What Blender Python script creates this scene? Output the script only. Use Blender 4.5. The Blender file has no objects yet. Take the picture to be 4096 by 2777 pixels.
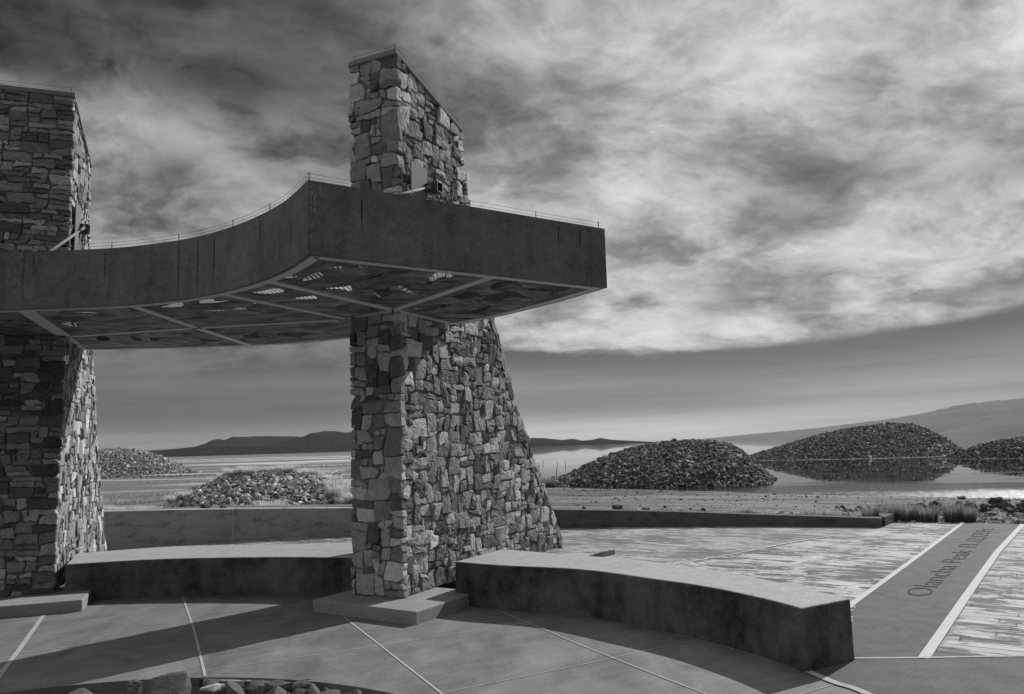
import bpy, bmesh, math, random
import numpy as np
from mathutils import Vector, Matrix, noise as mnoise

# ------------------------------------------------------------------ scene, camera, sky, sun
scene = bpy.context.scene
col = scene.collection
R = math.radians

SUN_AZ, SUN_EL = R(42.0), R(35.5)          # azimuth measured from +Y towards +X

cam_d = bpy.data.cameras.new('camera')
cam_d.lens, cam_d.sensor_width, cam_d.sensor_fit = 27.99, 36.0, 'HORIZONTAL'
cam_d.clip_start, cam_d.clip_end = 0.05, 60000
cam = bpy.data.objects.new('camera', cam_d)
col.objects.link(cam)
pitch, roll = math.atan(226 / 1807), R(1.67)
f_ = Vector((0, math.cos(pitch), math.sin(pitch)))
u0 = Vector((0, -math.sin(pitch), math.cos(pitch)))
r0 = Vector((1, 0, 0))
r_ = math.cos(roll) * r0 - math.sin(roll) * u0
u_ = math.sin(roll) * r0 + math.cos(roll) * u0
cam.matrix_world = Matrix(((r_.x, u_.x, -f_.x, 0), (r_.y, u_.y, -f_.y, 0), (r_.z, u_.z, -f_.z, 1.6), (0, 0, 0, 1)))
scene.camera = cam

scene.view_settings.view_transform = 'Standard'
scene.view_settings.look = 'None'
scene.view_settings.exposure = 0.35
scene.view_settings.gamma = 1.0


class X:
    """a float socket with arithmetic that grows Math nodes"""
    nt = None

    def __init__(s, k): s.k = k

    @staticmethod
    def m(op, *a, clamp=False):
        n = X.nt.nodes.new('ShaderNodeMath'); n.operation = op; n.use_clamp = clamp
        for i, v in enumerate(a):
            if isinstance(v, X): X.nt.links.new(v.k, n.inputs[i])
            else: n.inputs[i].default_value = v
        return X(n.outputs[0])

    def __add__(s, o): return X.m('ADD', s, o)
    __radd__ = __add__
    def __sub__(s, o): return X.m('SUBTRACT', s, o)
    def __rsub__(s, o): return X.m('SUBTRACT', o, s)
    def __mul__(s, o): return X.m('MULTIPLY', s, o)
    __rmul__ = __mul__
    def __truediv__(s, o): return X.m('DIVIDE', s, o)
    def __pow__(s, o): return X.m('POWER', s, o)


def sstep(a, b, x):
    n = X.nt.nodes.new('ShaderNodeMapRange'); n.interpolation_type = 'SMOOTHSTEP'
    X.nt.links.new(x.k, n.inputs[0])
    n.inputs[1].default_value, n.inputs[2].default_value = a, b
    n.inputs[3].default_value, n.inputs[4].default_value = 0, 1
    return X(n.outputs[0])


def lerp(a, b, t): return a + (b - a) * t


def gauss(x, y, cx, cy, rx, ry):
    dx, dy = (x - cx) / rx, (y - cy) / ry
    return X.m('POWER', 2.718, (dx * dx + dy * dy) * -1.0)


def vec(x, y, z):
    n = X.nt.nodes.new('ShaderNodeCombineXYZ')
    for i, v in enumerate((x, y, z)):
        if isinstance(v, X): X.nt.links.new(v.k, n.inputs[i])
        else: n.inputs[i].default_value = v
    return n.outputs[0]


def sep(k):
    n = X.nt.nodes.new('ShaderNodeSeparateXYZ'); X.nt.links.new(k, n.inputs[0])
    return [X(o) for o in n.outputs]


def noise(k, scale, detail=4, rough=0.5, dist=0.0):
    n = X.nt.nodes.new('ShaderNodeTexNoise')
    if k is not None: X.nt.links.new(k, n.inputs['Vector'])
    n.inputs['Scale'].default_value = scale; n.inputs['Detail'].default_value = detail
    n.inputs['Roughness'].default_value = rough; n.inputs['Distortion'].default_value = dist
    return X(n.outputs[0])


world = bpy.data.worlds.new('World'); scene.world = world
world.use_nodes = True
nt = world.node_tree; nt.nodes.clear(); X.nt = nt
tc = nt.nodes.new('ShaderNodeTexCoord')
dx, dy, dz = sep(tc.outputs['Generated'])
az = X.m('ARCTAN2', dx, dy) * 57.2958
el = X.m('ARCSINE', dz) * 57.2958
ze = X.m('MAXIMUM', dz, 0.0) + 0.30
px, py = dx / ze, dy / ze
warp = noise(vec(px * 1.0, py * 1.0, 3.1), 2.2, 4, 0.55)
warp2 = noise(vec(px * 1.0 + 5.2, py * 1.0, 8.3), 2.2, 4, 0.55)
cn = noise(vec(px + (warp - 0.5) * 0.35, py * 1.25 - px * 0.25 + (warp2 - 0.5) * 0.35, 0.4), 3.1, 8, 0.58)
cl = sstep(0.37, 0.63, cn)
fine = noise(vec(px * 1.0 + (warp - 0.5) * 0.35, py * 1.2 + px * 0.25 + (warp2 - 0.5) * 0.3, 7.7), 9.0, 7, 0.6)
right = sstep(-14.0, 8.0, az + (warp - 0.5) * 18.0) * sstep(150.0, 75.0, az)
ew, aw = el + (warp - 0.5) * 7.0 + (fine - 0.5) * 2.5, az + (warp2 - 0.5) * 14.0 + (fine - 0.5) * 5.0
leftmid = gauss(aw, ew, -16, 13.0, 24, 7.0) * 0.15 + gauss(aw, ew, -33, 19.5, 9, 3.2) * 0.16
topdark = gauss(aw, ew, -24, 30.0, 23, 8.0)
behind = sstep(55.0, 110.0, X.m('ABSOLUTE', az - 8.0))
left_d = lerp(0.20 + leftmid * 0.55, 0.075, sstep(21.5, 26.5, ew + (cn - 0.5) * 8.0))
D = lerp(lerp(left_d, 0.455, right), 0.55, behind)  # unseen sky behind the camera brightened as added fill for the shade
D = lerp(D, 0.60, sstep(38, 62, el))  # sky overhead, out of view, brightened as added fill too
puff = noise(vec(px * 1.0 + (warp2 - 0.5) * 0.25, py * 1.1 + (warp - 0.5) * 0.25, 12.3), 6.5, 8, 0.62)
hi = D * (lerp(0.22, 0.36, right) + cl * lerp(0.85, 0.62, right) + (fine - 0.5) * lerp(0.9, 0.7, right) + sstep(0.40, 0.66, puff) * lerp(0.42, 0.24, right))
# darker patches of cloud, in sky directions
for (a, e, ra, re, am) in ((-22.5, 18.6, 3.0, 1.5, .62), (-23.5, 15.2, 4.0, .8, .4), (-13.0, 21.5, 6.0, 2.0, .35), (22.5, 17.0, 5.5, 1.7, .48), (28.5, 16.4, 4.0, 1.2, .38),
                           (15.4, 9.5, 3.4, .85, .46), (18.0, 10.8, 4.0, .6, .3), (14.0, 11.5, 7.0, .8, .26), (33.0, 9.3, 3.0, .8, .5), (35.0, 16.5, 3.0, 2.2, .42),
                           (2.0, 25.0, 4.5, 2.0, .38), (29.0, 24.5, 3.0, 1.8, .3), (5.5, 15.5, 6, 1.2, .15)):
    hi = hi * (1.0 - gauss(aw * 0.6 + az * 0.4, ew * 0.35 + el * 0.65, a, e, ra, re) * am)
for (a, e, ra, re, am) in ((-21.0, 12.4, 6, 1.6, .5), (4.0, 11.5, 4, 3.0, .12), (33.5, 24.5, 4, 2.5, .3), (-16.0, 15.3, 5, 1.0, .35), (-27.5, 15.7, 4, 1.1, .35)):
    hi = hi * (1.0 + gauss(aw * 0.5 + az * 0.5, ew * 0.35 + el * 0.65, a, e, ra, re) * am)
# smooth stratus below a sharp edge
am_ = X.m('MAXIMUM', az, -2.0) - 14.0
edge = am_ * am_ * 0.0033 + 6.5
streak = noise(vec(az * 0.035, el * 0.75 - az * 0.012, 1.3), 1.0, 5, 0.55)
ramp = nt.nodes.new('ShaderNodeValToRGB')
nt.links.new((el / 9.0).k, ramp.inputs[0])
cr = ramp.color_ramp
cr.interpolation = 'B_SPLINE'
stops = [(0.0, .34), (.07, .48), (.15, .38), (.22, .20), (.30, .115), (.42, .155), (.55, .165), (.68, .14), (.80, .115), (1.0, .13)]
cr.elements[0].position, cr.elements[1].position = stops[0][0], stops[-1][0]
for (p, v) in stops[1:-1]: cr.elements.new(p)
for e_, (p, v) in zip(cr.elements, stops): e_.color = (v, v, v, 1)
strk2 = noise(vec(az * 0.05 + 3, el * 1.9 - az * 0.05, 4.1), 1.0, 5, 0.6)
low = X(ramp.outputs[0]) * (0.30 + streak * 0.90 + strk2 * 0.50)
low = low * (1.0 - gauss(edge - el, az * 0.0, 0.7, 0.0, 1.5, 1.0) * 0.46)
low = low * lerp(lerp(0.42, 0.72, sstep(1.0, 6.0, el)), 1.0, sstep(-14, 1, az))
low = low * (1.0 - gauss(az, el, 31, 0.3, 14, 1.9) * 0.45) * (1.0 + gauss(az, el, 27, 3.0, 10, 1.2) * 0.75)
msk = sstep(-0.30, 0.42, edge - el + (streak - 0.5) * 0.9 + (fine - 0.5) * lerp(1.6, 0.4, sstep(2.0, 22.0, az)))
msk_l = lerp(sstep(10.5, 4.0, el) , msk, sstep(-14, -4, az))
lum = lerp(hi, low, msk_l)
lum = lerp(lum, 0.10, sstep(0.5, -3.0, el))
sky = nt.nodes.new('ShaderNodeTexSky'); sky.sky_type = 'NISHITA'; sky.sun_disc = False
sky.sun_elevation, sky.sun_rotation = SUN_EL, SUN_AZ
bw = nt.nodes.new('ShaderNodeRGBToBW'); nt.links.new(sky.outputs[0], bw.inputs[0])
SKY_STRENGTH = 0.1
total = lum * (1.0 / SKY_STRENGTH) * 0.94 + X(bw.outputs[0]) * 0.04      # nearly full cloud cover over the clear sky
bg = nt.nodes.new('ShaderNodeBackground'); bg.inputs[1].default_value = SKY_STRENGTH
nt.links.new(vec(total, total, total), bg.inputs[0])
wo = nt.nodes.new('ShaderNodeOutputWorld'); nt.links.new(bg.outputs[0], wo.inputs[0])

sun_d = bpy.data.lights.new('sun', 'SUN'); sun_d.energy = 3.4; sun_d.angle = R(0.55); sun_d.color = (1, .995, .985)
sun = bpy.data.objects.new('sun', sun_d); col.objects.link(sun)
sv = Vector((math.sin(SUN_AZ) * math.cos(SUN_EL), math.cos(SUN_AZ) * math.cos(SUN_EL), math.sin(SUN_EL)))
sun.rotation_euler = sv.to_track_quat('Z', 'Y').to_euler()


# ------------------------------------------------------------------ materials (a monochrome place: everything is grey)
def new_mat(name, rough=0.85, spec=0.25, metal=0.0):
    m = bpy.data.materials.new(name); m.use_nodes = True
    nt = m.node_tree; X.nt = nt
    b = nt.nodes['Principled BSDF']
    b.inputs['Roughness'].default_value = rough
    b.inputs['Specular IOR Level'].default_value = spec
    b.inputs['Metallic'].default_value = metal
    return m, nt, b


def obj_co(): return X.nt.nodes.new('ShaderNodeTexCoord').outputs['Object']


def geo_pos(): return X.nt.nodes.new('ShaderNodeNewGeometry').outputs['Position']


def put(b, x):
    """grey value x into the base colour"""
    if not isinstance(x, X):
        b.inputs['Base Color'].default_value = (x, x, x, 1); return
    x = X.m('MAXIMUM', x, 0.003)
    X.nt.links.new(vec(x, x, x), b.inputs['Base Color'])


def bump(b, h, strength=0.5, dist=0.02):
    n = X.nt.nodes.new('ShaderNodeBump'); n.inputs['Strength'].default_value = strength
    n.inputs['Distance'].default_value = dist
    X.nt.links.new(h.k, n.inputs['Height']); X.nt.links.new(n.outputs[0], b.inputs['Normal'])


def attr(name):
    n = X.nt.nodes.new('ShaderNodeAttribute'); n.attribute_name = name
    return X(n.outputs['Fac'])


M = {}


def simple(name, v, var=0.25, scale=4.0, rough=0.85, bs=0.3, bscale=40, bd=0.01, spec=0.25, metal=0.0):
    m, nt, b = new_mat(name, rough, spec, metal)
    p = geo_pos()
    put(b, v * ((1 - var) + noise(p, scale, 6, 0.6) * 2 * var))
    if bs: bump(b, noise(p, bscale, 5, 0.6), bs, bd)
    M[name] = m
    return m


# stone: one tone per stone, mineral mottling and bedding streaks
m, nt, b = new_mat('stone', 0.9, 0.2)
p = geo_pos(); t = attr('tone')
n1 = noise(p, 9, 6, 0.62); n2 = noise(p, 45, 4, 0.6)
sx, sy, sz = sep(p)
bed = noise(vec(sx * 5, sy * 5, sz * 40 + n1 * 12), 1.0, 3, 0.6)
put(b, t * (0.42 + n1 * 0.62 + (n2 - 0.5) * 0.6 + (bed - 0.5) * 0.45))
bump(b, n2 * 0.5 + n1 * 0.5 + bed * 0.5, 0.5, 0.012)
M['stone'] = m
simple('mortar', 0.19, 0.3, 12, 0.95, 0.5, 60, 0.01)

# integral-colour concrete of the benches: broad weathering, streaks down the faces, pin holes
m, nt, b = new_mat('bench_concrete', 0.82, 0.22)
p = geo_pos(); x, y, zc = sep(p)
cloud = noise(p, 1.7, 6, 0.6); mott = noise(p, 9, 6, 0.65); grain = noise(p, 55, 4, 0.7)
pale = sstep(0.66, 0.74, noise(vec(x * 16, y * 16, zc * 1.1), 1.0, 4, 0.65))
drip = noise(vec(x * 7, y * 7, zc * 0.6), 1.0, 5, 0.6)
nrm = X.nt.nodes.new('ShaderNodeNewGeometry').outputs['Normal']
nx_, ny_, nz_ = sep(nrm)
lit_top = sstep(0.5, 0.95, nz_)
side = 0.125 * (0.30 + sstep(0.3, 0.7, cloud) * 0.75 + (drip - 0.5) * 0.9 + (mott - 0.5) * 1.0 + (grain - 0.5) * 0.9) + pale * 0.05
top = 0.38 * (0.72 + cloud * 0.32 + (mott - 0.5) * 0.7 + (grain - 0.5) * 0.9)   # top pale, sides dark: shade painted into the concrete colour
put(b, lerp(side, top, lit_top))
bump(b, grain * 0.4 + mott * 0.6, 0.28, 0.012)
M['bench_concrete'] = m

m, nt, b = new_mat('plinth_concrete', 0.85, 0.22)
p = geo_pos(); mott = noise(p, 5, 6, 0.65); grain = noise(p, 60, 4, 0.7)
put(b, 0.27 * (0.55 + mott * 0.8 + (grain - 0.5) * 0.5)); bump(b, grain * 0.4 + mott, 0.3, 0.012)
M['plinth_concrete'] = m

# plaza slab
m, nt, b = new_mat('plaza_concrete', 0.78, 0.28)
p = geo_pos(); x, y, zc = sep(p)
big = noise(p, 0.75, 5, 0.55); mid = noise(vec(x * 1.0, y * 0.55, 0), 2.3, 6, 0.62, 0.6); grain = noise(p, 58, 4, 0.75)
stain = sstep(0.60, 0.74, noise(vec(x + 4, y * 0.7, 2), 1.35, 5, 0.6, 1.0))
speck = sstep(0.70, 0.76, noise(p, 26, 2, 0.5))
swirl = noise(vec(x * 1.5 + y, y * 6 - x * 4, 4), 0.9, 5, 0.6, 1.2)
put(b, 0.205 * (0.58 + big * 0.40 + (mid - 0.5) * 1.25 + (swirl - 0.5) * 0.6 + (grain - 0.5) * 0.85) * (1.0 - stain * 0.30) + speck * 0.03)
bump(b, grain * 0.5 + mid * 0.6 + swirl * 0.3, 0.22, 0.01)
M['plaza_concrete'] = m
# rougher broom finish of the outer ring and walk
m, nt, b = new_mat('walk_concrete', 0.84, 0.22)
p = geo_pos(); x, y, zc = sep(p)
mid = noise(p, 2.2, 6, 0.65, 0.8); br = noise(vec(x * 3 + y * 3, y * 26 - x * 26, 0), 1.0, 3, 0.6); grain = noise(p, 52, 4, 0.75)
rp = noise(vec(x * 2.2 - y * 1.5, y * 3 + x * 2.1, 0), 1.0, 4, 0.6, 1.5)
put(b, 0.115 * (0.50 + mid * 0.55 + (br - 0.5) * 0.45 + (grain - 0.5) * 0.95 + (rp - 0.5) * 0.8))
bump(b, grain * 0.6 + br * 0.6 + rp * 0.4, 0.35, 0.012)
M['walk_concrete'] = m
simple('joint', 0.37, 0.35, 14, 0.9, 0.2, 80, 0.004)
simple('strip', 0.5, 0.22, 8, 0.85, 0.2, 80, 0.004)

# stamped plank paving
def planks(name, base, dark, contrast):
    m, nt, b = new_mat(name, 0.8, 0.25)
    p = geo_pos(); x, y, zc = sep(p)
    ux = x * 0.806 + y * -0.592            # along a board
    uy = x * 0.592 + y * 0.806
    row = X.m('FLOOR', uy / 0.145)
    fy = X.m('FRACT', uy / 0.145)
    hsh = X.m('FRACT', X.m('SINE', row * 91.17) * 437.5)
    sh = ux / 1.7 + hsh * 3.0
    cell = X.m('FLOOR', sh); fx = X.m('FRACT', sh)
    tone = X.m('FRACT', X.m('SINE', row * 12.9 + cell * 78.2) * 4375.5)
    g = X.m('MAXIMUM', sstep(0.10, 0.0, fy), sstep(0.92, 1.0, fy))
    g2 = sstep(0.012, 0.0, fx)
    groove = X.m('MAXIMUM', g, g2)
    fib = noise(vec(ux * 1.6, uy * 42, tone * 9), 1.0, 5, 0.65)
    wear = noise(vec(ux * 1.7 + tone * 0.35, uy * 3.6, 3), 1.5, 7, 0.72, 0.8)
    bigw = noise(vec(ux * 0.8, uy * 1.2, 11), 0.9, 4, 0.6, 0.4)
    wear = wear * 0.66 + bigw * 0.34
    wearm = sstep(0.475, 0.525, wear + (fib - 0.5) * 0.45 + (tone - 0.5) * 0.09)
    v = lerp(base * (0.78 + (fib - 0.5) * 0.9 + (tone - 0.3) * 0.3), dark, wearm * contrast)
    v = v * (1.0 - groove * 0.8)
    put(b, v)
    bump(b, fib * 0.5 - groove * 1.2, 0.5, 0.012)
    M[name] = m


planks('plank_paving', 0.56, 0.085, 1.0)
planks('plank_paving_worn', 0.42, 0.09, 0.9)

# weathered steel of the fascia: faint vertical run marks
m, nt, b = new_mat('rust_steel', 0.7, 0.3)
p = geo_pos(); x, y, zc = sep(p)
cloud = noise(p, 2.6, 6, 0.62); run = noise(vec(x * 9, y * 9, zc * 0.35), 1.0, 4, 0.6); grain = noise(p, 120, 3, 0.6)
runs = sstep(0.60, 0.72, run)
gr2 = noise(p, 48, 4, 0.75)
put(b, 0.165 * (0.70 + (cloud - 0.5) * 0.8 + (noise(p, 11, 5, 0.65) - 0.5) * 0.7 + (gr2 - 0.5) * 1.1 + (run - 0.5) * 0.5 + (noise(p, 0.9, 4, 0.6) - 0.5) * 0.4) * (1.0 - runs * 0.4))
bump(b, grain * 0.5 + cloud, 0.2, 0.006)
M['rust_steel'] = m
m, nt, b = new_mat('soffit_steel', 0.6, 0.25)
p = geo_pos(); x, y, zc = sep(p)
sw = noise(vec(x * 0.8, y * 1.0, 0), 2.2, 4, 0.55, 2.6); fl = noise(vec(x * 1.2 - y * 0.5, y * 2.6 + x, 3), 1.6, 5, 0.6, 1.6)
put(b, 0.17 * (0.15 + sstep(0.30, 0.70, sw) * 1.15 + sstep(0.55, 0.70, fl) * 0.7))
bump(b, sw, 0.3, 0.02)
M['soffit_steel'] = m
simple('white_frame', 0.55, 0.10, 6, 0.6, 0.1, 60, 0.003)
simple('galvanised', 0.17, 0.22, 25, 0.7, 0.1, 80, 0.003, 0.2, 0.0)
simple('dark_metal', 0.05, 0.3, 12, 0.5, 0.1, 80, 0.003, 0.4)
simple('wire', 0.10, 0.1, 12, 0.5, 0)
simple('run_stain', 0.034, 0.3, 30, 0.8, 0)
simple('pale_run', 0.34, 0.4, 60, 0.8, 0)
simple('salt_ruffle', 0.5, 0.3, 3, 0.8, 0)  # on the mound waterlines: bright ruffled water painted as a pale colour
simple('engraving', 0.035, 0.3, 30, 0.9, 0)

# low wall of bush-hammered concrete
m, nt, b = new_mat('wall_concrete', 0.9, 0.2)
p = geo_pos(); x, y, zc = sep(p)
n1 = noise(vec(x, y, zc * 1.5), 3.2, 7, 0.68); n2 = noise(p, 34, 5, 0.65)
drk = sstep(0.50, 0.68, noise(vec(x * 0.6, y * 0.6, zc * 1.6), 5.5, 5, 0.65))
left_lit = sstep(0.5, -3.5, x)                          # right length darker: shade from the sun angle painted into the colour
put(b, lerp(0.12, 0.36, left_lit) * (0.45 + n1 * 0.75 + (n2 - 0.5) * 0.6) * (1.0 - drk * 0.42))
bump(b, n2 * 0.6 + n1 * 0.7, 0.6, 0.02)
M['wall_concrete'] = m

# rock
m, nt, b = new_mat('rock', 0.88, 0.25)
p = geo_pos(); t = attr('tone')
n1 = noise(p, 7, 6, 0.65); n2 = noise(p, 55, 3, 0.6)
put(b, t * (0.45 + n1 * 0.75 + (n2 - 0.5) * 0.7)); bump(b, n1 + n2 * 0.35, 0.6, 0.03)
M['rock'] = m
m, nt, b = new_mat('rubble', 0.85, 0.3)
p = geo_pos(); t = attr('tone'); n1 = noise(p, 5, 3, 0.6)
put(b, t * (0.55 + n1 * 0.9))
M['rubble'] = m
m, nt, b = new_mat('grass', 0.8, 0.1)
tn_ = attr('tone'); put(b, tn_)
tr = nt.nodes.new('ShaderNodeBsdfTranslucent'); nt.links.new(vec(tn_ * 1.15, tn_ * 1.15, tn_ * 1.15), tr.inputs['Color'])
mx = nt.nodes.new('ShaderNodeMixShader'); mx.inputs[0].default_value = 0.55
nt.links.new(b.outputs[0], mx.inputs[1]); nt.links.new(tr.outputs[0], mx.inputs[2]); nt.links.new(mx.outputs[0], nt.nodes['Material Output'].inputs[0])
M['grass'] = m

# lake bed: salt crust, mud and wet streaks, stretched along the shore
m, nt, b = new_mat('lake_bed', 0.9, 0.2)
p = geo_pos(); x, y, zc = sep(p)
rr = X.m('SQRT', x * x + y * y)
fgrain = noise(p, 6.0, 6, 0.7); pebble = noise(p, 22, 3, 0.6)
sA = noise(vec(x * 0.035, y * 0.16, 1), 1.0, 7, 0.62, 0.6)
sB = noise(vec(x * 0.25 + y * 0.12, y * 0.75 + x * 0.5, 5), 0.8, 6, 0.66, 0.4)
sC = noise(vec(x * 0.006, y * 0.02, 9), 1.0, 6, 0.6, 0.5)
sD = noise(vec(x * 0.9, y * 1.5, 2), 1.0, 7, 0.72, 0.5)
near = 0.19 * (0.30 + sstep(0.36, 0.66, sB) * 0.6 + (sA - 0.5) * 1.3 + (sD - 0.5) * 1.7 + (fgrain - 0.5) * 1.5 + (pebble - 0.5) * 0.6)
salt_ruffle = sstep(0.52, 0.66, sA) * sstep(24, 60, rr)
farv = lerp(0.14, 0.10, sstep(80, 500, rr)) * (0.5 + sA * 1.0) + salt_ruffle * 0.38
farsalt = sstep(0.52, 0.62, sC) * sstep(110, 200, rr) * sstep(900, 350, rr)
v = lerp(near, farv, sstep(34, 70, rr))
v = v + farsalt * 0.42
wet = sstep(-0.66, -0.80, zc)                         # darker damp margin at the water's edge
v = v * (1.0 - wet * 0.30)
put(b, v)
bump(b, fgrain * 0.5 + pebble * 0.25 + sB * 0.6, 0.5, 0.06)
M['lake_bed'] = m

# lake
m, nt, b = new_mat('lake_water', 0.04, 0.5)
put(b, 0.012)
b.inputs['IOR'].default_value = 1.33
p = geo_pos(); x, y, zc = sep(p)
rip = noise(vec(x * 0.9, y * 1.4, 0), 3.0, 4, 0.6)
swl = noise(vec(x * 0.10 + y * 0.04, y * 0.30, 0), 1.0, 4, 0.6)
ruff = sstep(0.50, 0.64, swl)
rr = X.m('SQRT', x * x + y * y)
nearruf = sstep(46, 35, rr + (swl - 0.5) * 14)
nb = X.nt.nodes.new('ShaderNodeBump'); nb.inputs['Distance'].default_value = 0.12
X.nt.links.new(rip.k, nb.inputs['Height'])
X.nt.links.new((0.001 + ruff * 0.03 + nearruf * 1.0).k, nb.inputs['Strength'])
X.nt.links.new(nb.outputs[0], b.inputs['Normal'])
X.nt.links.new((0.02 + ruff * 0.05 + nearruf * 0.22).k, b.inputs['Roughness'])
M['lake_water'] = m

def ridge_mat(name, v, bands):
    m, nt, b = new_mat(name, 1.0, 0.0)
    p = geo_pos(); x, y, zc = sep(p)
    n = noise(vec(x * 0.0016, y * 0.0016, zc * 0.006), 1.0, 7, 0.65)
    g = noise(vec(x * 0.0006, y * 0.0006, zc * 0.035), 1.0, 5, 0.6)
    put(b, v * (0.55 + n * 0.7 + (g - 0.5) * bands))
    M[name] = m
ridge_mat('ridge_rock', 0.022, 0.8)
ridge_mat('far_ridge_hazed', 0.17, 0.5)  # far slope lightened: haze put into the rock colour


# ------------------------------------------------------------------ building helpers
class MB:
    def __init__(s): s.v, s.f, s.mi, s.tone = [], [], [], []

    def face_(s, idx, mi=0, tone=1.0): s.f.append(tuple(idx)); s.mi.append(mi); s.tone.append(tone)

    def prism(s, poly, z0, z1, mi=0, tone=1.0, zt=None):
        n, o = len(poly), len(s.v)
        a = sum(poly[i][0] * poly[(i + 1) % n][1] - poly[(i + 1) % n][0] * poly[i][1] for i in range(n))
        if a < 0: poly = poly[::-1]
        s.v += [(p[0], p[1], z0) for p in poly]
        s.v += [(p[0], p[1], z1 if zt is None else zt(p)) for p in poly]
        s.face_([o + n - 1 - i for i in range(n)], mi, tone)
        s.face_([o + n + i for i in range(n)], mi, tone)
        for i in range(n):
            j = (i + 1) % n
            s.face_((o + i, o + j, o + n + j, o + n + i), mi, tone)

    def band(s, A, B, z0, z1, mi=0, zt=None):
        """solid between two matching plan curves"""
        n, o = len(A), len(s.v)
        for c in (A, B):
            for p in c:
                t = z1 if zt is None else zt(p)
                s.v += [(p[0], p[1], z0), (p[0], p[1], t)]
        ia = lambda i, t: o + 2 * i + t
        ib = lambda i, t: o + 2 * n + 2 * i + t
        for i in range(n - 1):
            s.face_((ia(i, 1), ib(i, 1), ib(i + 1, 1), ia(i + 1, 1))[::-1], mi)
            s.face_((ia(i, 0), ib(i, 0), ib(i + 1, 0), ia(i + 1, 0)), mi)
            s.face_((ia(i, 0), ia(i + 1, 0), ia(i + 1, 1), ia(i, 1)), mi)
            s.face_((ib(i, 0), ib(i + 1, 0), ib(i + 1, 1), ib(i, 1))[::-1], mi)
        s.face_((ia(0, 0), ia(0, 1), ib(0, 1), ib(0, 0)), mi)
        e = n - 1
        s.face_((ia(e, 0), ia(e, 1), ib(e, 1), ib(e, 0))[::-1], mi)

    def box(s, c, sx, sy, sz, rot=None, mi=0):
        o = len(s.v); rot = rot or Matrix.Identity(3)
        for k in range(8):
            q = Vector(((k & 1) - .5, ((k >> 1) & 1) - .5, ((k >> 2) & 1) - .5))
            s.v.append(tuple(Vector(c) + rot @ Vector((q.x * sx, q.y * sy, q.z * sz))))
        for q in ((0, 2, 3, 1), (4, 5, 7, 6), (0, 1, 5, 4), (2, 6, 7, 3), (0, 4, 6, 2), (1, 3, 7, 5)): s.face_([o + i for i in q], mi)

    def tube(s, path, r, n=6, mi=0, cap=True):
        path = [Vector(p) for p in path]; o = len(s.v)
        for i, p in enumerate(path):
            t = (path[min(i + 1, len(path) - 1)] - path[max(i - 1, 0)]).normalized()
            a = t.orthogonal().normalized() if abs(t.z) > .95 else Vector((0, 0, 1)).cross(t).normalized()
            b_ = t.cross(a)
            for k in range(n):
                w = 2 * math.pi * k / n
                s.v.append(tuple(p + (a * math.cos(w) + b_ * math.sin(w)) * r))
        for i in range(len(path) - 1):
            for k in range(n):
                s.face_((o + i * n + k, o + i * n + (k + 1) % n, o + (i + 1) * n + (k + 1) % n, o + (i + 1) * n + k), mi)
        if cap:
            s.face_([o + n - 1 - k for k in range(n)], mi)
            s.face_([o + (len(path) - 1) * n + k for k in range(n)], mi)

    def strip(s, pts, w, z, mi=0):
        """flat ribbon on the ground along pts"""
        P = [Vector((p[0], p[1])) for p in pts]; o = len(s.v)
        for i, p in enumerate(P):
            t = (P[min(i + 1, len(P) - 1)] - P[max(i - 1, 0)]).normalized()
            n_ = Vector((-t.y, t.x)) * w * .5
            s.v += [(p.x + n_.x, p.y + n_.y, z), (p.x - n_.x, p.y - n_.y, z)]
        for i in range(len(P) - 1): s.face_((o + 2 * i + 1, o + 2 * i + 3, o + 2 * i + 2, o + 2 * i), mi)

    def build(s, name, mats, parent=None, smooth=False, bevel=0):
        me = bpy.data.meshes.new(name)
        me.from_pydata(s.v, [], s.f)
        mats = mats if isinstance(mats, (list, tuple)) else [mats]
        for k in mats: me.materials.append(M[k])
        me.polygons.foreach_set('material_index', s.mi)
        a = me.attributes.new('tone', 'FLOAT', 'FACE'); a.data.foreach_set('value', s.tone)
        if smooth: me.polygons.foreach_set('use_smooth', [True] * len(s.f))
        me.update()
        o = bpy.data.objects.new(name, me); col.objects.link(o)
        if parent: o.parent = parent
        if bevel:
            bv = o.modifiers.new('edge', 'BEVEL'); bv.width = bevel; bv.segments = 3; bv.limit_method = 'ANGLE'; bv.angle_limit = R(40)
        return o


def np_mesh(name, V, F, mats, tone=None, parent=None, smooth=False):
    me = bpy.data.meshes.new(name)
    V = np.asarray(V, np.float32); F = np.asarray(F, np.int32); k = F.shape[1]
    me.vertices.add(len(V)); me.vertices.foreach_set('co', V.ravel())
    me.loops.add(F.size); me.loops.foreach_set('vertex_index', F.ravel())
    me.polygons.add(len(F)); me.polygons.foreach_set('loop_start', np.arange(0, F.size, k, dtype=np.int32))
    for q in (mats if isinstance(mats, (list, tuple)) else [mats]): me.materials.append(M[q])
    if tone is not None:
        a = me.attributes.new('tone', 'FLOAT', 'FACE'); a.data.foreach_set('value', np.asarray(tone, np.float32))
    if smooth: me.polygons.foreach_set('use_smooth', np.ones(len(F), bool))
    me.update(calc_edges=True); me.validate()
    if not smooth: me.shade_flat()
    o = bpy.data.objects.new(name, me); col.objects.link(o)
    if parent: o.parent = parent
    return o


def tag(o, label=None, cat=None, group=None, kind=None):
    if label: o['label'] = label
    if cat: o['category'] = cat
    if group: o['group'] = group
    if kind: o['kind'] = kind
    return o


def empty(name, loc, label, cat, group=None):
    o = bpy.data.objects.new(name, None); col.objects.link(o); o.location = loc; o.empty_display_size = .2
    bpy.context.view_layer.update()
    return tag(o, label, cat, group)


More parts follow.
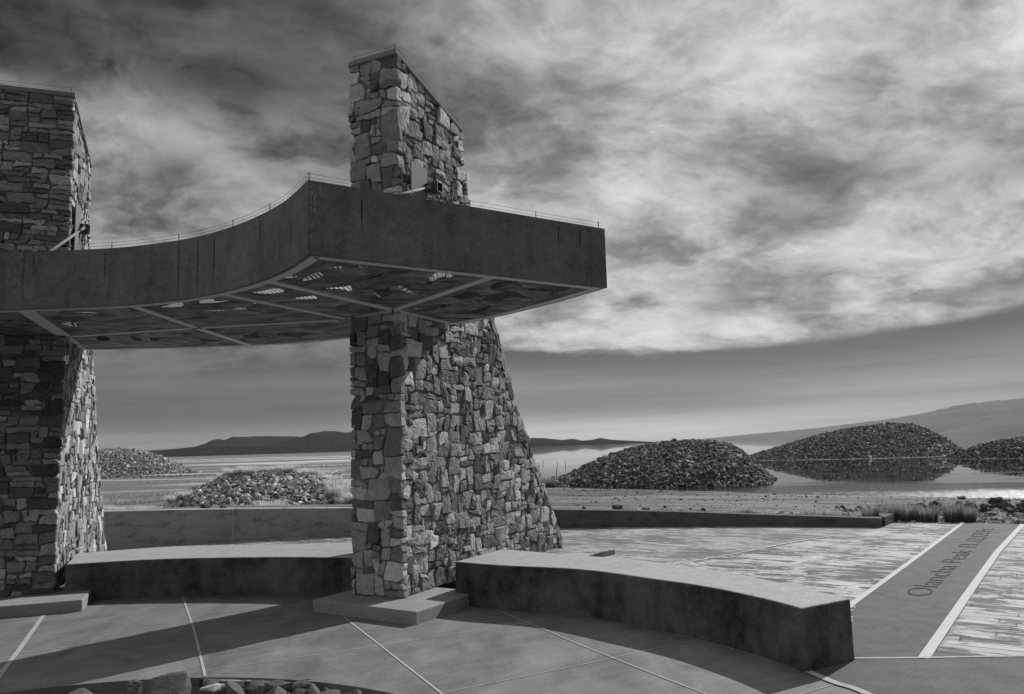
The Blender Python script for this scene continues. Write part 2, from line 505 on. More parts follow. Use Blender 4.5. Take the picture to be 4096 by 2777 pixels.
def adopt(parent, *kids):
    """children are modelled in world coordinates: keep them where they are"""
    inv = Matrix.Translation(parent.location).inverted() if parent.parent is None else Matrix.Identity(4)
    for k in kids: k.parent = parent; k.matrix_parent_inverse = inv


def fill_mesh(name, loops, z, thick, mat, parent=None):
    """flat sheet from an outline and its holes (curve fill turned into a mesh)"""
    cu = bpy.data.curves.new(name, 'CURVE'); cu.dimensions = '2D'; cu.fill_mode = 'BOTH'; cu.extrude = thick / 2
    for lp in loops:
        sp = cu.splines.new('POLY'); sp.points.add(len(lp) - 1)
        for q, p_ in zip(sp.points, lp): q.co = (p_[0], p_[1], 0, 1)
        sp.use_cyclic_u = True
    t = bpy.data.objects.new(name, cu); col.objects.link(t); bpy.context.view_layer.update()
    me = bpy.data.meshes.new_from_object(t.evaluated_get(bpy.context.evaluated_depsgraph_get()))
    bpy.data.objects.remove(t); bpy.data.curves.remove(cu)
    me.transform(Matrix.Translation((0, 0, z))); me.materials.clear(); me.materials.append(M[mat]); me.name = name
    o = bpy.data.objects.new(name, me); col.objects.link(o)
    if parent: o.parent = parent
    return o


def text_mesh(name, txt, size, thick, mat):
    cu = bpy.data.curves.new(name, 'FONT'); cu.body = txt; cu.size = size; cu.extrude = thick / 2; cu.offset = -0.006
    t = bpy.data.objects.new(name, cu); col.objects.link(t); bpy.context.view_layer.update()
    me = bpy.data.meshes.new_from_object(t.evaluated_get(bpy.context.evaluated_depsgraph_get()))
    bpy.data.objects.remove(t); bpy.data.curves.remove(cu)
    me.materials.clear(); me.materials.append(M[mat])
    o = bpy.data.objects.new(name, me); col.objects.link(o)
    return o


def crom(P, n=8):
    """Catmull-Rom through plan points"""
    P = [Vector(p).to_3d().to_2d() if len(p) == 2 else Vector(p) for p in P]
    out = []
    for i in range(len(P) - 1):
        a, b_, c, d = P[max(i - 1, 0)], P[i], P[i + 1], P[min(i + 2, len(P) - 1)]
        for k in range(n):
            t = k / n
            out.append(.5 * ((2 * b_) + (c - a) * t + (2 * a - 5 * b_ + 4 * c - d) * t * t + (3 * b_ - a - 3 * c + d) * t ** 3))
    out.append(P[-1])
    return [tuple(p) for p in out]


def resample(P, n):
    P = np.array(P, float); d = np.r_[0, np.cumsum(np.linalg.norm(np.diff(P, axis=0), axis=1))]
    t = np.linspace(0, d[-1], n)
    return [tuple(float(np.interp(q, d, P[:, k])) for k in range(P.shape[1])) for q in t]


def interp(pts, x):
    xs = [p[0] for p in pts]; ys = [p[1] for p in pts]
    return float(np.interp(x, xs, ys))


# ------------------------------------------------------------------ ground, paving, lake, far ridges
def ground_h(x, y):
    r = math.hypot(x, y)
    if math.hypot(x + 2.47, y - 3.28) < 3.25: return -.8
    w = (1.18 * x + y - 50) / 1.55
    b2 = x + 0.17 * (y - 48) - 1.0
    wob = mnoise.noise(Vector((x * .06, y * .06, 0))) * 2.2 + mnoise.noise(Vector((x * .3, y * .3, 4))) * .5
    if r > 250: wob *= 0.3 + r / 400
    m_ = min(w, b2 * .8) + wob
    if y < 0: m_ = -40
    cap = .73 + (.22 - .73) * min(1, max(0, (r - 19) / 14))
    if m_ < 0: h = -.8 + min(cap, -m_ * .05)
    else: h = -.8 - min(.7, m_ * .05)
    if r > 15: h += .02 * mnoise.noise(Vector((x * .5, y * .5, 2)))
    return h


V, F = [], []
radii = [0] + list(np.geomspace(2.5, 60, 90)) + list(np.geomspace(63, 14000, 70))
NA = 300
angs = [(-math.pi + 2 * math.pi * (k / NA)) for k in range(NA)]
# finer angular spacing in front
angs = sorted(set([round(a, 4) for a in np.concatenate([np.linspace(-math.pi, -0.75, 60), np.linspace(-0.75, 0.8, 260), np.linspace(0.8, math.pi, 60)[:-1]])]))
NA = len(angs)
for r in radii[1:]:
    for a in angs:
        x_, y_ = r * math.sin(a), r * math.cos(a)
        V.append((x_, y_, ground_h(x_, y_)))
for i in range(len(radii) - 2):
    for k in range(NA):
        j = (k + 1) % NA
        F.append((i * NA + k, (i + 1) * NA + k, (i + 1) * NA + j, i * NA + j))
c0 = len(V); V.append((0, 0, -.07))
F += [(c0, k, (k + 1) % NA, c0) for k in range(0)]
ground = np_mesh('ground', V, F, 'lake_bed', smooth=True)
tag(ground, kind='structure')
wm = MB(); wm.prism([(-2500, 20), (14000, 20), (14000, 14000), (-2500, 14000)], -.85, -.8)
wm.f = wm.f[1:2]; wm.mi = wm.mi[1:2]; wm.tone = wm.tone[1:2]
tag(wm.build('water', 'lake_water'), kind='structure')


def ridge(name, D, pts, depth, mat, seed):
    """a mountain ridge as a real solid: skyline heights over a foot on both sides"""
    azs = np.arange(pts[0][0], pts[-1][0] + .01, .12)
    V, F = [], []; nr = 13
    for a in azs:
        e = interp(pts, a)
        for k in range(nr):
            t = k / (nr - 1) * 2 - 1
            d = D + depth * t
            nz = mnoise.fractal(Vector((a * .9 + seed, t * 3.1, seed)), 1.0, 2.0, 5)
            sky_h = D * math.tan(R(e)) + 1.6
            h = sky_h * max(0, 1 - abs(t) ** (1.15)) * (1 + .10 * nz * (abs(t) > .02)) + sky_h * .04 * mnoise.noise(Vector((a * 2.2, t * 5, seed)))
            h = max(h, -60) if abs(t) < 1 else -60
            V.append((d * math.sin(R(a)), d * math.cos(R(a)), h))
    for i in range(len(azs) - 1):
        for k in range(nr - 1): F.append((i * nr + k, i * nr + k + 1, (i + 1) * nr + k + 1, (i + 1) * nr + k))
    return tag(np_mesh(name, V, F, mat, smooth=True), kind='structure')


ridge('mountain_ridge', 8600, [(-34, .1), (-29, .15), (-24.7, .42), (-23, .49), (-21.8, .61), (-21.1, .8), (-20.7, 1.02), (-20.3, 1.08), (-19.9, 1.0), (-19.5, 1.18), (-17.5, 1.21), (-15.3, 1.13), (-13.8, .94), (-11.4, .6), (-8, .2)], 1500, 'ridge_rock', 1)
ridge('mountain_ridge', 7000, [(-19.5, .05), (-17.4, .46), (-15.8, .85), (-14.8, 1.12), (-14.2, 1.34), (-13.4, 1.45), (-12.6, 1.43), (-11.9, 1.32), (-8.4, 1.14), (-3.7, .85), (1.2, .59), (2.3, .52), (3.4, .36), (4.1, .43), (4.8, .28), (5.5, .32), (6.1, .43), (6.9, .28), (9.1, .1), (11.5, -.05)], 1300, 'ridge_rock', 5)
ridge('foothill_ridge', 5200, [(-26, .0), (-24, .33), (-22.4, .51), (-20.7, .53), (-18.5, .52), (-16.2, .46), (-14.7, .22), (-13, .0)], 800, 'ridge_rock', 9)
ridge('mountain_ridge', 12500, [(8.5, -.05), (9.7, .06), (13.3, .16), (16.3, .37), (20.6, .64), (24.6, 1.01), (27.2, 1.36), (28.5, 1.66), (29.7, 1.85), (31.1, 1.93), (32.6, 2.01), (36, 2.3), (42, 2.0), (50, 1.2)], 2600, 'far_ridge_hazed', 3)
ridge('mountain_ridge', 10500, [(27.5, -.05), (29.2, .55), (30.6, 1.05), (32, 1.45), (34, 1.9), (38, 1.9), (44, 1.0)], 2000, 'far_ridge_hazed', 14)

# plank terrace behind the benches, the outer concrete walk and the plaza slab
WC, WR = (-0.41, 0.23), 15.72


def wall_pt(a, r=WR): return (WC[0] + r * math.sin(a), WC[1] + r * math.cos(a))


A_END = math.atan2(6.42 - WC[0], 14.35 - WC[1]); A_JNT = math.atan2(-5.3 - WC[0], 15.13 - WC[1]); A_BEG = R(-58)
arc = [wall_pt(A_BEG + (A_END - A_BEG) * k / 40, WR + .1) for k in range(41)]
terrace = arc + [(7.02, 15.16), (8.12, 14.80), (8.80, 14.24), (17, 8.0), (17, 3.5), (2.3, 5.0), (-9, 7.5)]
t = MB(); t.prism(terrace, -.05, -.012); tag(t.build('terrace_paving', 'plank_paving_worn'), kind='structure')
# the brighter panel of planks between the pale line and the walkway, and the one to its right
t = MB()
t.prism([(1.2, 10.1), (5.31, 13.47), (6.20, 13.05), (7.4, 13.85), (3.36, 8.15), (2.4, 6.3), (1.9, 7.5)], -.012, -.008)
t.prism([(2.95, 6.02), (3.40, 6.55), (4.45, 8.13), (8.86, 14.2), (17, 8.0), (17, 5.6)], -.012, -.008)
t.prism([(6.2, 13.05), (5.31, 13.47), (6.42, 14.33), (7.02, 15.14), (8.0, 14.78), (7.4, 13.85)], -.012, -.0085)
tag(t.build('plank_panels', 'plank_paving'), kind='structure')
t = MB(); t.prism([(2.36, 6.05), (2.92, 6.0), (4.37, 8.13), (8.80, 14.22), (8.11, 14.79), (3.30, 8.06)], -.008, -.004)
tag(t.build('walkway', 'walk_concrete'), kind='structure')
t = MB()
t.strip([(2.30, 6.6), (3.26, 8.02), (5.47, 11.09), (8.1, 14.77)], .062, -.001)
t.strip([(2.91, 6.0), (4.41, 8.13), (6.45, 11.01), (8.82, 14.2)], .08, -.001)
t.strip([(1.2, 10.1), (3.06, 11.62), (4.37, 12.80), (5.31, 13.47)], .035, -.003)
t.strip([(5.31, 13.47), (6.2, 13.05), (6.9, 12.7)], .02, -.003)
tag(t.build('kerb_strips', 'strip'), kind='structure')

PIT_C, PIT_R = (-2.47, 3.28), 2.76
plaza = [(-16, -9), (16, -9), (16, 5.35), (3.6, 5.95), (2.88, 5.985), (2.42, 6.02), (2.15, 6.4), (1.6, 7.3), (.9, 8.0), (-.1, 8.8), (-.6, 9.2), (-1.5, 9.4), (-2.6, 9.75), (-3.9, 9.9), (-4.8, 9.75), (-6.5, 9.6), (-9, 8.4), (-16, 6)]
pit = [(PIT_C[0] + PIT_R * math.cos(k * math.pi / 48), PIT_C[1] + PIT_R * math.sin(k * math.pi / 48)) for k in range(96)]
pl = fill_mesh('plaza', [plaza, pit], -.03, .06, 'plaza_concrete')
tag(pl, kind='structure')
# outer ring of the plaza, broom finished, right of the curved border
ring = crom([(2.40, 6.0), (2.02, 5.70), (2.17, 5.22), (2.3, 4.3), (2.2, 3.0), (1.6, 1.0)], 6)
t = MB(); t.prism(ring + [(16, 1), (16, 5.33), (3.6, 5.93), (2.88, 5.965)], .0005, .004); tag(t.build('outer_walk', 'walk_concrete'), kind='structure')
t = MB()
t.strip(crom([(1.97, 5.74), (2.05, 5.46), (2.155, 5.20), (2.28, 4.3), (2.2, 3.0)], 6), .06, .008)
t.strip([(2.42, 6.02), (2.66, 6.0), (2.9, 5.985), (3.6, 5.95), (8, 5.74), (16, 5.34)], .035, .008)
t.strip([(-4.94, 8.52), (-4.25, 6.98), (-3.93, 6.24), (-3.70, 5.76)], .042, .004)
t.strip([(-3.88, 9.45), (-2.96, 7.5), (-2.31, 6.06)], .021, .004)
t.strip([(-1.72, 8.02), (-1.16, 6.83), (-.53, 5.48), (.2, 3.9)], .018, .004)
t.strip([(-.40, 8.48), (.06, 7.56), (.48, 6.65), (.93, 5.76), (1.17, 5.31), (1.8, 4.0)], .013, .004)
t.strip([(-8, 6.8), (-5.13, 8.11), (-3.58, 8.85), (-3.17, 9.03)], .008, .0042)
t.strip([(-8, 5.2), (-4.34, 6.89), (-2.97, 7.52), (-1.86, 8.13)], .008, .0042)
t.strip([(-2.37, 6.21), (-1.81, 6.50), (-1.16, 6.83), (.05, 7.52), (.49, 7.80)], .008, .0042)
t.strip([(-.51, 5.50), (.44, 6.07), (.71, 6.25), (1.4, 6.7)], .008, .0042)
t.strip([(.5, 4.5), (1.77, 5.26), (2.02, 5.42)], .008, .0042)
t.strip(resample(crom([(-.66, 8.43), (.08, 8.10), (.58, 7.74), (1.14, 7.10), (1.53, 6.57), (1.82, 6.03), (1.95, 5.70)], 6), 30), .012, .0042)
tag(t.build('plaza_joints', 'joint'), kind='structure')

# ------------------------------------------------------------------ engraved lettering on the walkway
UW = Vector((.583, .812)); VW = Vector((-.812, .583))
for txt, s0, L, lab in (('Olancha', 0.0, 2.24, 'engraved word Olancha nearest the bench on the concrete walkway'), ('Peak', 2.46, 1.26, 'engraved word Peak in the middle of the walkway lettering'),
                        ('El.', 4.08, .52, 'engraved abbreviation El. just past the walkway joint'), ('12,123', 4.78, 1.32, 'engraved number 12,123 towards the far end of the walkway'), ('Ft.', 6.26, .50, 'engraved abbreviation Ft. farthest along the walkway')):
    o = text_mesh('engraved_word', txt, 0.34, 0.004, 'engraving')
    w = max(v.co.x for v in o.data.vertices)
    base = Vector((4.06, 8.17)) + UW * s0
    k = L / w
    mat = Matrix(((UW.x * k, VW.x, 0, base.x), (UW.y * k, VW.y, 0, base.y), (0, 0, 1, -.001), (0, 0, 0, 1)))
    o.data.transform(mat); tag(o, lab, 'lettering', 'engraved lettering on the walkway')
wd = MB(); o_ = 0
wd.v += [(1.03, 11.90, -.01), (1.20, 11.72, -.01), (1.42, 11.95, -.01), (1.25, 12.13, -.01), (1.20, 11.72, .06), (1.42, 11.95, .06)]
for q in ((0, 1, 4), (2, 3, 5), (0, 4, 5, 3), (1, 2, 5, 4), (0, 3, 2, 1)): wd.face_(q)
tag(wd.build('concrete_wedge', 'plinth_concrete'), 'small concrete wedge on the plank paving behind the right bench', 'wedge')

# ------------------------------------------------------------------ benches
def bench(name, front, back, h, label, joints=()):
    n = 44
    b_ = MB(); A_, B_ = resample(crom(front), n), resample(crom(back), n)
    b_.band(A_, B_, -.03, h)
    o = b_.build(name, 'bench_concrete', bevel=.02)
    for p_ in o.data.polygons: p_.use_smooth = True
    try: o.modifiers['edge'].harden_normals = True
    except Exception: pass
    tag(o, label, 'bench', 'curved concrete benches')
    return o


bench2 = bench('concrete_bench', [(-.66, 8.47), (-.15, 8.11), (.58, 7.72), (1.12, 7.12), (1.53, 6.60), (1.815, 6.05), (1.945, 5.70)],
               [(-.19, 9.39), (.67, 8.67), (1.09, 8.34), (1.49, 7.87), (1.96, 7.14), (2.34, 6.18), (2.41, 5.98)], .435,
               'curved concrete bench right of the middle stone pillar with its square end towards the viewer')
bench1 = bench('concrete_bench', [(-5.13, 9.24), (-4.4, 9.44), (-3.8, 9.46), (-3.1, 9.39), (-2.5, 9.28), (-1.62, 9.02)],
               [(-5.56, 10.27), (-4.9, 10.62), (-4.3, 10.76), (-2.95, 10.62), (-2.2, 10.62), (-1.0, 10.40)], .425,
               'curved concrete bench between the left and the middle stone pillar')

# ------------------------------------------------------------------ stone pillars
def wall_h(x): return interp([(-14, .80), (-7.31, .67), (-3.25, .51), (.94, .34), (2.9, .276), (4.48, .21), (6.29, .155), (7.5, .155)], x)


BATTER = [(0.0, 4.42), (.35, 4.12), (.71, 3.84), (1.58, 3.18), (2.39, 2.64), (3.27, 2.18), (4.60, 1.62), (5.56, 1.42), (6.2, 1.40)]   # height -> length of the side face
TOP0, TOPK = 5.90, -.265


def smax(z_): return interp(BATTER, z_)


def ztop(s_): return TOP0 + TOPK * s_


def layout(W, H, unit, rng, sizes, jit):
    """random rubble: blocks of grid cells with shared, jittered corners and nearly straight edges"""
    def edge(p, q, pts):
        n_ = len(pts) + 1
        return [(a[0] * .25 + .75 * (p[0] + (q[0] - p[0]) * (k + 1) / n_), a[1] * .25 + .75 * (p[1] + (q[1] - p[1]) * (k + 1) / n_)) for k, a in enumerate(pts)]

    nx, ny = max(1, round(W / unit)), max(1, round(H / unit))
    ux, uy = W / nx, H / ny
    occ = np.zeros((nx, ny), bool); G = {}
    for i in range(nx + 1):
        for j in range(ny + 1):
            jx = rng.gauss(0, jit) * ux if 0 < i < nx else rng.gauss(.02, .10) * ux * (1 if i else -1)
            jy = rng.gauss(0, jit) * uy if 0 < j < ny else 0
            lim = .46
            G[i, j] = (i * ux + max(-lim * ux, min(lim * ux, jx)), j * uy + max(-lim * uy, min(lim * uy, jy)))
    out = []
    for j in range(ny):
        for i in range(nx):
            if occ[i, j]: continue
            for w, h, _p in sorted(sizes, key=lambda q: rng.random() ** (1.0 / q[2]), reverse=True):
                if i + w > nx or j + h > ny or occ[i:i + w, j:j + h].any(): continue
                occ[i:i + w, j:j + h] = True
                c0, c1, c2, c3 = G[i, j], G[i + w, j], G[i + w, j + h], G[i, j + h]
                poly = [c0] + edge(c0, c1, [G[i + k, j] for k in range(1, w)]) + [c1] + edge(c1, c2, [G[i + w, j + k] for k in range(1, h)]) \
                    + [c2] + edge(c2, c3, [G[i + w - k, j + h] for k in range(1, w)]) + [c3] + edge(c3, c0, [G[i, j + h - k] for k in range(1, h)])
                # knock a corner off now and then
                if w * h > 1 and rng.random() < .55:
                    corner = rng.choice([0, w, w + h, 2 * w + h]); n = len(poly)
                    a_, c_ = poly[(corner - 1) % n], poly[(corner + 1) % n]
                    q = rng.uniform(.45, .85)
                    mx, my = (a_[0] + c_[0]) / 2, (a_[1] + c_[1]) / 2
                    cx_, cy_ = poly[corner]
                    poly[corner] = (cx_ + (mx - cx_) * q, cy_ + (my - cy_) * q)
                out.append(poly); break
            else:
                occ[i, j] = True
                out.append([G[i, j], G[i + 1, j], G[i + 1, j + 1], G[i, j + 1]])
    return out


def stone(mb, poly, to3, rng, tone, gap=.0065, tmin=.018, tmax=.046):
    """one rock-faced stone on a wall face; to3(u, v, d) gives the point d proud of the wall"""
    P = [Vector(q) for q in poly]
    a = sum(P[i].x * P[(i + 1) % len(P)].y - P[(i + 1) % len(P)].x * P[i].y for i in range(len(P))) / 2
    if a < .0016: return
    # round the corners once
    Q = []
    for i in range(len(P)):
        n_ = P[(i + 1) % len(P)]
        Q += [P[i].lerp(n_, .14), P[i].lerp(n_, .86)]
    P = Q
    c = sum(P, Vector((0, 0))) / len(P)
    ext = max((q - c).length for q in P)
    P = [c + (q - c) * max(.3, 1 - gap / max((q - c).length, .03)) for q in P]
    P = [q + Vector((rng.gauss(0, .004), rng.gauss(0, .004))) for q in P]
    t_ = rng.uniform(tmin, tmax); gx, gy = rng.gauss(0, .06), rng.gauss(0, .08)
    o, n = len(mb.v), len(P)
    rings = ((1.0, -.05, 0), (1.01, t_ * .60, .002), (.94, t_ * .93, .0025), (.55, t_ * 1.0, .0025))
    for k, (s_, d_, nz) in enumerate(rings):
        for q in P:
            w = c + (q - c) * s_ * (1 + rng.gauss(0, .03) * (k > 1))
            dd = d_ + (((w - c).x * gx + (w - c).y * gy) if k else 0) + rng.gauss(0, nz)
            mb.v.append(tuple(to3(w.x, w.y, dd)))
    mb.v.append(tuple(to3(c.x + rng.gauss(0, .1) * ext, c.y + rng.gauss(0, .1) * ext, t_ * 1.01 + rng.gauss(0, .003))))
    for k in range(3):
        for i in range(n):
            j = (i + 1) % n
            mb.face_((o + k * n + i, o + k * n + j, o + (k + 1) * n + j, o + (k + 1) * n + i), 0, tone * rng.uniform(.92, 1.08))
    for i in range(n): mb.face_((o + 3 * n + i, o + 3 * n + (i + 1) % n, o + 4 * n), 0, tone * rng.uniform(.92, 1.08))


RUBBLE = [(1, 1, 2.5), (2, 1, 7), (3, 1, 6), (4, 1, 1.6), (2, 2, 5.5), (3, 2, 7), (2, 3, 2.6), (1, 2, 1.2), (4, 2, 4), (3, 3, 3), (3, 4, .9), (4, 3, 2)]
COURSED = [(2, 1, 4), (3, 1, 7), (4, 1, 7), (5, 1, 4), (4, 2, 3.5), (5, 2, 2.0), (3, 2, 3), (2, 2, 2), (3, 3, .5)]


def tone_pick(rng):
    r_ = rng.random()
    return rng.uniform(.12, .26) if r_ < .28 else rng.uniform(.27, .48) if r_ < .76 else rng.uniform(.50, .72)


def pillar(name, A, ang, width, seed, sizes_front, sizes_side, label, side_tone=1.0):
    rng = random.Random(seed)
    d = Vector((math.sin(ang), math.cos(ang), 0)); w = Vector((-d.y, d.x, 0)); up = Vector((0, 0, 1))
    ins = .055
    A = Vector((A[0], A[1], 0)) + d * ins + w * ins          # core sits behind the faces of the stones
    width -= 2 * ins
    z0 = .12
    root = empty(name, tuple(A + d * 1.6 + w * width / 2), label, 'pillar', 'stone canopy pillars')
    # core
    core = MB(); prof = [(0, z0)] + [(smax(zz) - .11, max(zz, z0)) for zz, _ in BATTER if zz < 5.5] + [(1.32, ztop(1.32) - .02), (0, TOP0 - .02)]
    o = 0
    for side in (0, 1):
        for s_, zz in prof: core.v.append(tuple(A + d * s_ + w * width * side + up * zz))
    n = len(prof)
    core.face_(range(n)); core.face_([n + n - 1 - i for i in range(n)])
    for i in range(n):
        j = (i + 1) % n; core.face_((i, n + i, n + j, j))
    mort = core.build('mortar_core', 'mortar')
    st = MB()

    def side_face(base, outward, sizes):
        def snap(q):
            u_, v_ = q
            v_ = min(v_, ztop(min(u_, 1.4)) - z0 - .01)
            lim = smax(v_ + z0) - .06
            return (min(u_, lim + rng.uniform(-.02, .03)), v_)
        for poly in layout(4.5, TOP0 - z0, .070, rng, sizes, .27):
            if min(q[0] for q in poly) > smax(sum(q[1] for q in poly) / len(poly) + z0) - .10: continue
            poly = [snap(q) for q in poly]
            if outward < 0:
                stone(st, [(-q[0], q[1]) for q in poly][::-1], lambda a_, b_, t_: base + d * (-a_) + up * (b_ + z0) + w * t_, rng, tone_pick(rng) * side_tone)
            else:
                stone(st, poly, lambda a_, b_, t_: base + d * a_ + up * (b_ + z0) - w * t_, rng, tone_pick(rng) * side_tone)
    side_face(A, 1, sizes_side)
    side_face(A + w * width, -1, sizes_side)
    # narrow front, towards the plaza
    for poly in layout(width + .10, TOP0 - z0, 0.074 if sizes_front is RUBBLE else .062, rng, sizes_front, .20):
        stone(st, [(-q[0], q[1]) for q in poly][::-1], lambda a_, b_, t_: A + w * (-a_ - .05) + up * (b_ + z0) - d * t_, rng, tone_pick(rng) * (1.0 if sizes_front is RUBBLE else .72))
    # battered back
    L, acc = [], 0
    zz = np.linspace(z0, 5.5, 60); cum = np.r_[0, np.cumsum(np.hypot(np.diff(zz), np.diff([smax(q) for q in zz])))]
    def back3(a_, b_, t_):
        z_ = float(np.interp(b_, cum, zz)); s_ = smax(z_) - .11
        k = (smax(z_ + .05) - smax(z_ - .05)) / .1
        nrm = (d + up * (-k)).normalized()
        return A + d * s_ + w * (a_ - .04) + up * z_ + nrm * t_
    for poly in layout(width + .08, float(cum[-1]), .09, rng, RUBBLE, .26):
        stone(st, poly, back3, rng, tone_pick(rng), tmin=.05, tmax=.13)
    face = st.build('stone_facing', 'stone')
    # thin sloping cap slab
    cap = MB(); ov = .05
    for side in (-ov, width + ov):
        for s_ in (-ov, 1.36 + ov):
            cap.v += [tuple(A + d * s_ + w * side + up * (ztop(s_) - .02)), tuple(A + d * s_ + w * side + up * (ztop(s_) + .035))]
    for q in ((0, 1, 3, 2), (4, 6, 7, 5), (0, 4, 5, 1), (2, 3, 7, 6), (1, 5, 7, 3), (0, 2, 6, 4)): cap.face_(q)
    capo = cap.build('cap_slab', 'mortar', bevel=.008)
    # wire strung round the cap
    corners = [A + d * s_ + w * side + up * (ztop(s_) + .03) for s_, side in ((0, width), (0, 0), (1.36, 0), (1.36, width))]
    wb = MB()
    for h_ in (.05, .085): wb.tube([c_ + up * h_ for c_ in corners], .0022, 4)
    wire = wb.build('bird_wire', 'wire')
    posts = []
    for c_ in corners:
        p_ = MB(); p_.tube([c_, c_ + up * .10], .004, 5); posts.append(p_.build('wire_post', 'wire', parent=wire))
    adopt(root, mort, face, capo, wire)
    return root, A, d, w


P2 = pillar('stone_pillar', (-1.17, 8.20), R(26), .66, 11, RUBBLE, RUBBLE, 'tall tapering rubble stone pillar in the middle with two concrete benches against it')
TOP0 = 5.96
P1 = pillar('stone_pillar', (-5.19, 9.16), R(-20), 1.05, 23, COURSED, RUBBLE, 'tall stone pillar of flat coursed blocks cut by the left edge of the photo')


def plinth(pl_root, poly, label):
    b_ = MB(); b_.prism(poly, -.02, .12)
    o = b_.build('plinth', 'plinth_concrete', bevel=.012); adopt(pl_root, o); return o


plinth(P2[0], [(-.955, 7.56), (-.415, 8.53), (-1.56, 9.30), (-2.10, 8.33)], '')
dL, wL = P1[2].to_2d(), P1[3].to_2d(); cL = Vector((-4.64, 8.71))
plinth(P1[0], [tuple(cL), tuple(cL + dL * 1.1), tuple(cL + dL * 1.1 + wL * 2.0), tuple(cL + wL * 2.0)], '')


def bracket(Pk, s0, s1, z0, z1, st, zt, rod_end, off=.10, ln=.16):
    """steel plate on the pillar's side face, a square tube standing off it, and a tie rod down to the canopy"""
    root, A, d, w = Pk; up = Vector((0, 0, 1)); out = -w
    rot = Matrix((d, out, up)).transposed()
    pm = MB(); pm.box(A + d * (s0 + s1) / 2 + out * off + up * (z0 + z1) / 2, s1 - s0, .014, z1 - z0, rot); plate = pm.build('bracket_plate', 'galvanised')
    tm = MB(); q, wall = .105, .009
    c = A + d * st + out * (off + .007 + ln / 2) + up * zt
    for (ox, oz, wx, wz) in ((-q / 2, 0, wall, q), (q / 2, 0, wall, q), (0, -q / 2, q - wall, wall), (0, q / 2, q - wall, wall)):
        tm.box(c + d * ox + up * oz, wx, ln, wz, rot)
    tm.box(c + out * (-ln / 2 + .004), q - .02, .006, q - .02, rot)
    tm.tube([c + up * q / 2, c + up * (q / 2 + .05)], .006, 6)
    tube = tm.build('square_tube', 'dark_metal', parent=plate)
    p0 = c - d * (q / 2 + .01) + out * .0; p1 = Vector(rod_end)
    rm = MB(); rm.tube([p0, p0.lerp(p1, .12)], .019, 10); rm.tube([p0.lerp(p1, .12), p0.lerp(p1, .16)], .013, 10); rm.tube([p0.lerp(p1, .16), p1], .017, 10)
    ang = [k * math.pi / 8 for k in range(17)]
    dirv = (p1 - p0).normalized(); ax = dirv.cross(up).normalized()
    rm.tube([p0 + (dirv * math.cos(a_) + dirv.cross(ax) * math.sin(a_)) * .032 for a_ in ang], .008, 6, cap=False)
    rod = rm.build('tie_rod', 'galvanised', parent=plate, smooth=True)
    em = MB(); e0 = c - up * (q / 2 + .035)
    em.tube([e0 + (up * math.cos(a_) + d * math.sin(a_)) * .03 for a_ in ang], .008, 6, cap=False)
    em.tube([e0 - up * .03, e0 - up * .14], .006, 6); em.box(e0 - up * .02 + out * .05, .03, .03, .03, rot)
    eye = em.build('eye_bolt', 'galvanised', parent=plate, smooth=True)
    adopt(root, plate)


bracket(P2, .14, .46, 3.8, 4.72, .47, 4.49, (-1.26, 7.78, 4.12))
bracket(P1, .16, .52, 3.7, 4.72, .50, 4.46, (-5.02, 8.25, 3.70), .07, .10)

# ------------------------------------------------------------------ canopy
ZS, ZT = 3.04, 3.60
front_arc = crom([(-8.2, 6.9), (-7.2, 7.25), (-6.2, 7.42), (-5.5, 7.48), (-4.88, 7.49), (-4.28, 7.475), (-3.66, 7.42), (-2.96, 7.18), (-2.37, 6.78), (-1.84, 6.24), (-1.47, 5.68)], 6)
right_edge = [(-1.47, 5.68), (-.11, 6.585), (.90, 7.27)]
back_right = crom([(.90, 7.27), (.42, 8.02), (-.18, 8.79), (-.67, 9.22)], 5)
back_left = crom([(-1.30, 9.72), (-2.14, 10.16), (-2.94, 10.49), (-4.35, 10.60), (-5.72, 10.49), (-7.0, 10.1), (-8.2, 9.5)], 6)
outline = right_edge[:-1] + back_right + back_left + front_arc[:-1]
can = empty('canopy', (-2.5, 8.5, ZS), 'wide dark steel canopy with curved fascia and cut out soffit held by the stone pillars', 'canopy')


def offset_poly(P, d):
    n = len(P); a = sum(P[i][0] * P[(i + 1) % n][1] - P[(i + 1) % n][0] * P[i][1] for i in range(n)); sg = 1 if a > 0 else -1
    out = []
    for i in range(n):
        p0, p1, p2 = Vector(P[i - 1]), Vector(P[i]), Vector(P[(i + 1) % n])
        e1, e2 = (p1 - p0).normalized(), (p2 - p1).normalized()
        n1, n2 = Vector((-e1.y, e1.x)) * sg, Vector((-e2.y, e2.x)) * sg
        bis = n1 + n2
        bis = bis.normalized() if bis.length > 1e-5 else n1
        out.append(tuple(p1 + bis * d / max(.35, bis.dot(n1))))
    return out


inn = offset_poly(outline, .035)
fa = MB(); fa.band(outline + outline[:1], inn + inn[:1], ZS - .003, ZT)
fa.f, fa.mi, fa.tone = fa.f[:-2], fa.mi[:-2], fa.tone[:-2]
# white frame under the soffit
fo, fi = offset_poly(outline, .037), offset_poly(outline, .115)
fr = MB(); fr.band(fo + fo[:1], fi + fi[:1], ZS - .006, ZS + .05)
fr.f, fr.mi, fr.tone = fr.f[:-2], fr.mi[:-2], fr.tone[:-2]
Na, Nb, Nc, Nd, Ne = (-4.67, 7.50), (-3.62, 7.41), (-2.64, 6.99), (-2.07, 6.52), (-.11, 6.60)
N1, N2, N3 = (-1.22, 8.14), (-1.80, 8.62), (-.67, 9.2)
F4e, F5e, F6l, F6m = (-3.48, 10.54), (-5.70, 10.48), (-5.27, 9.29), (-3.57, 8.93)


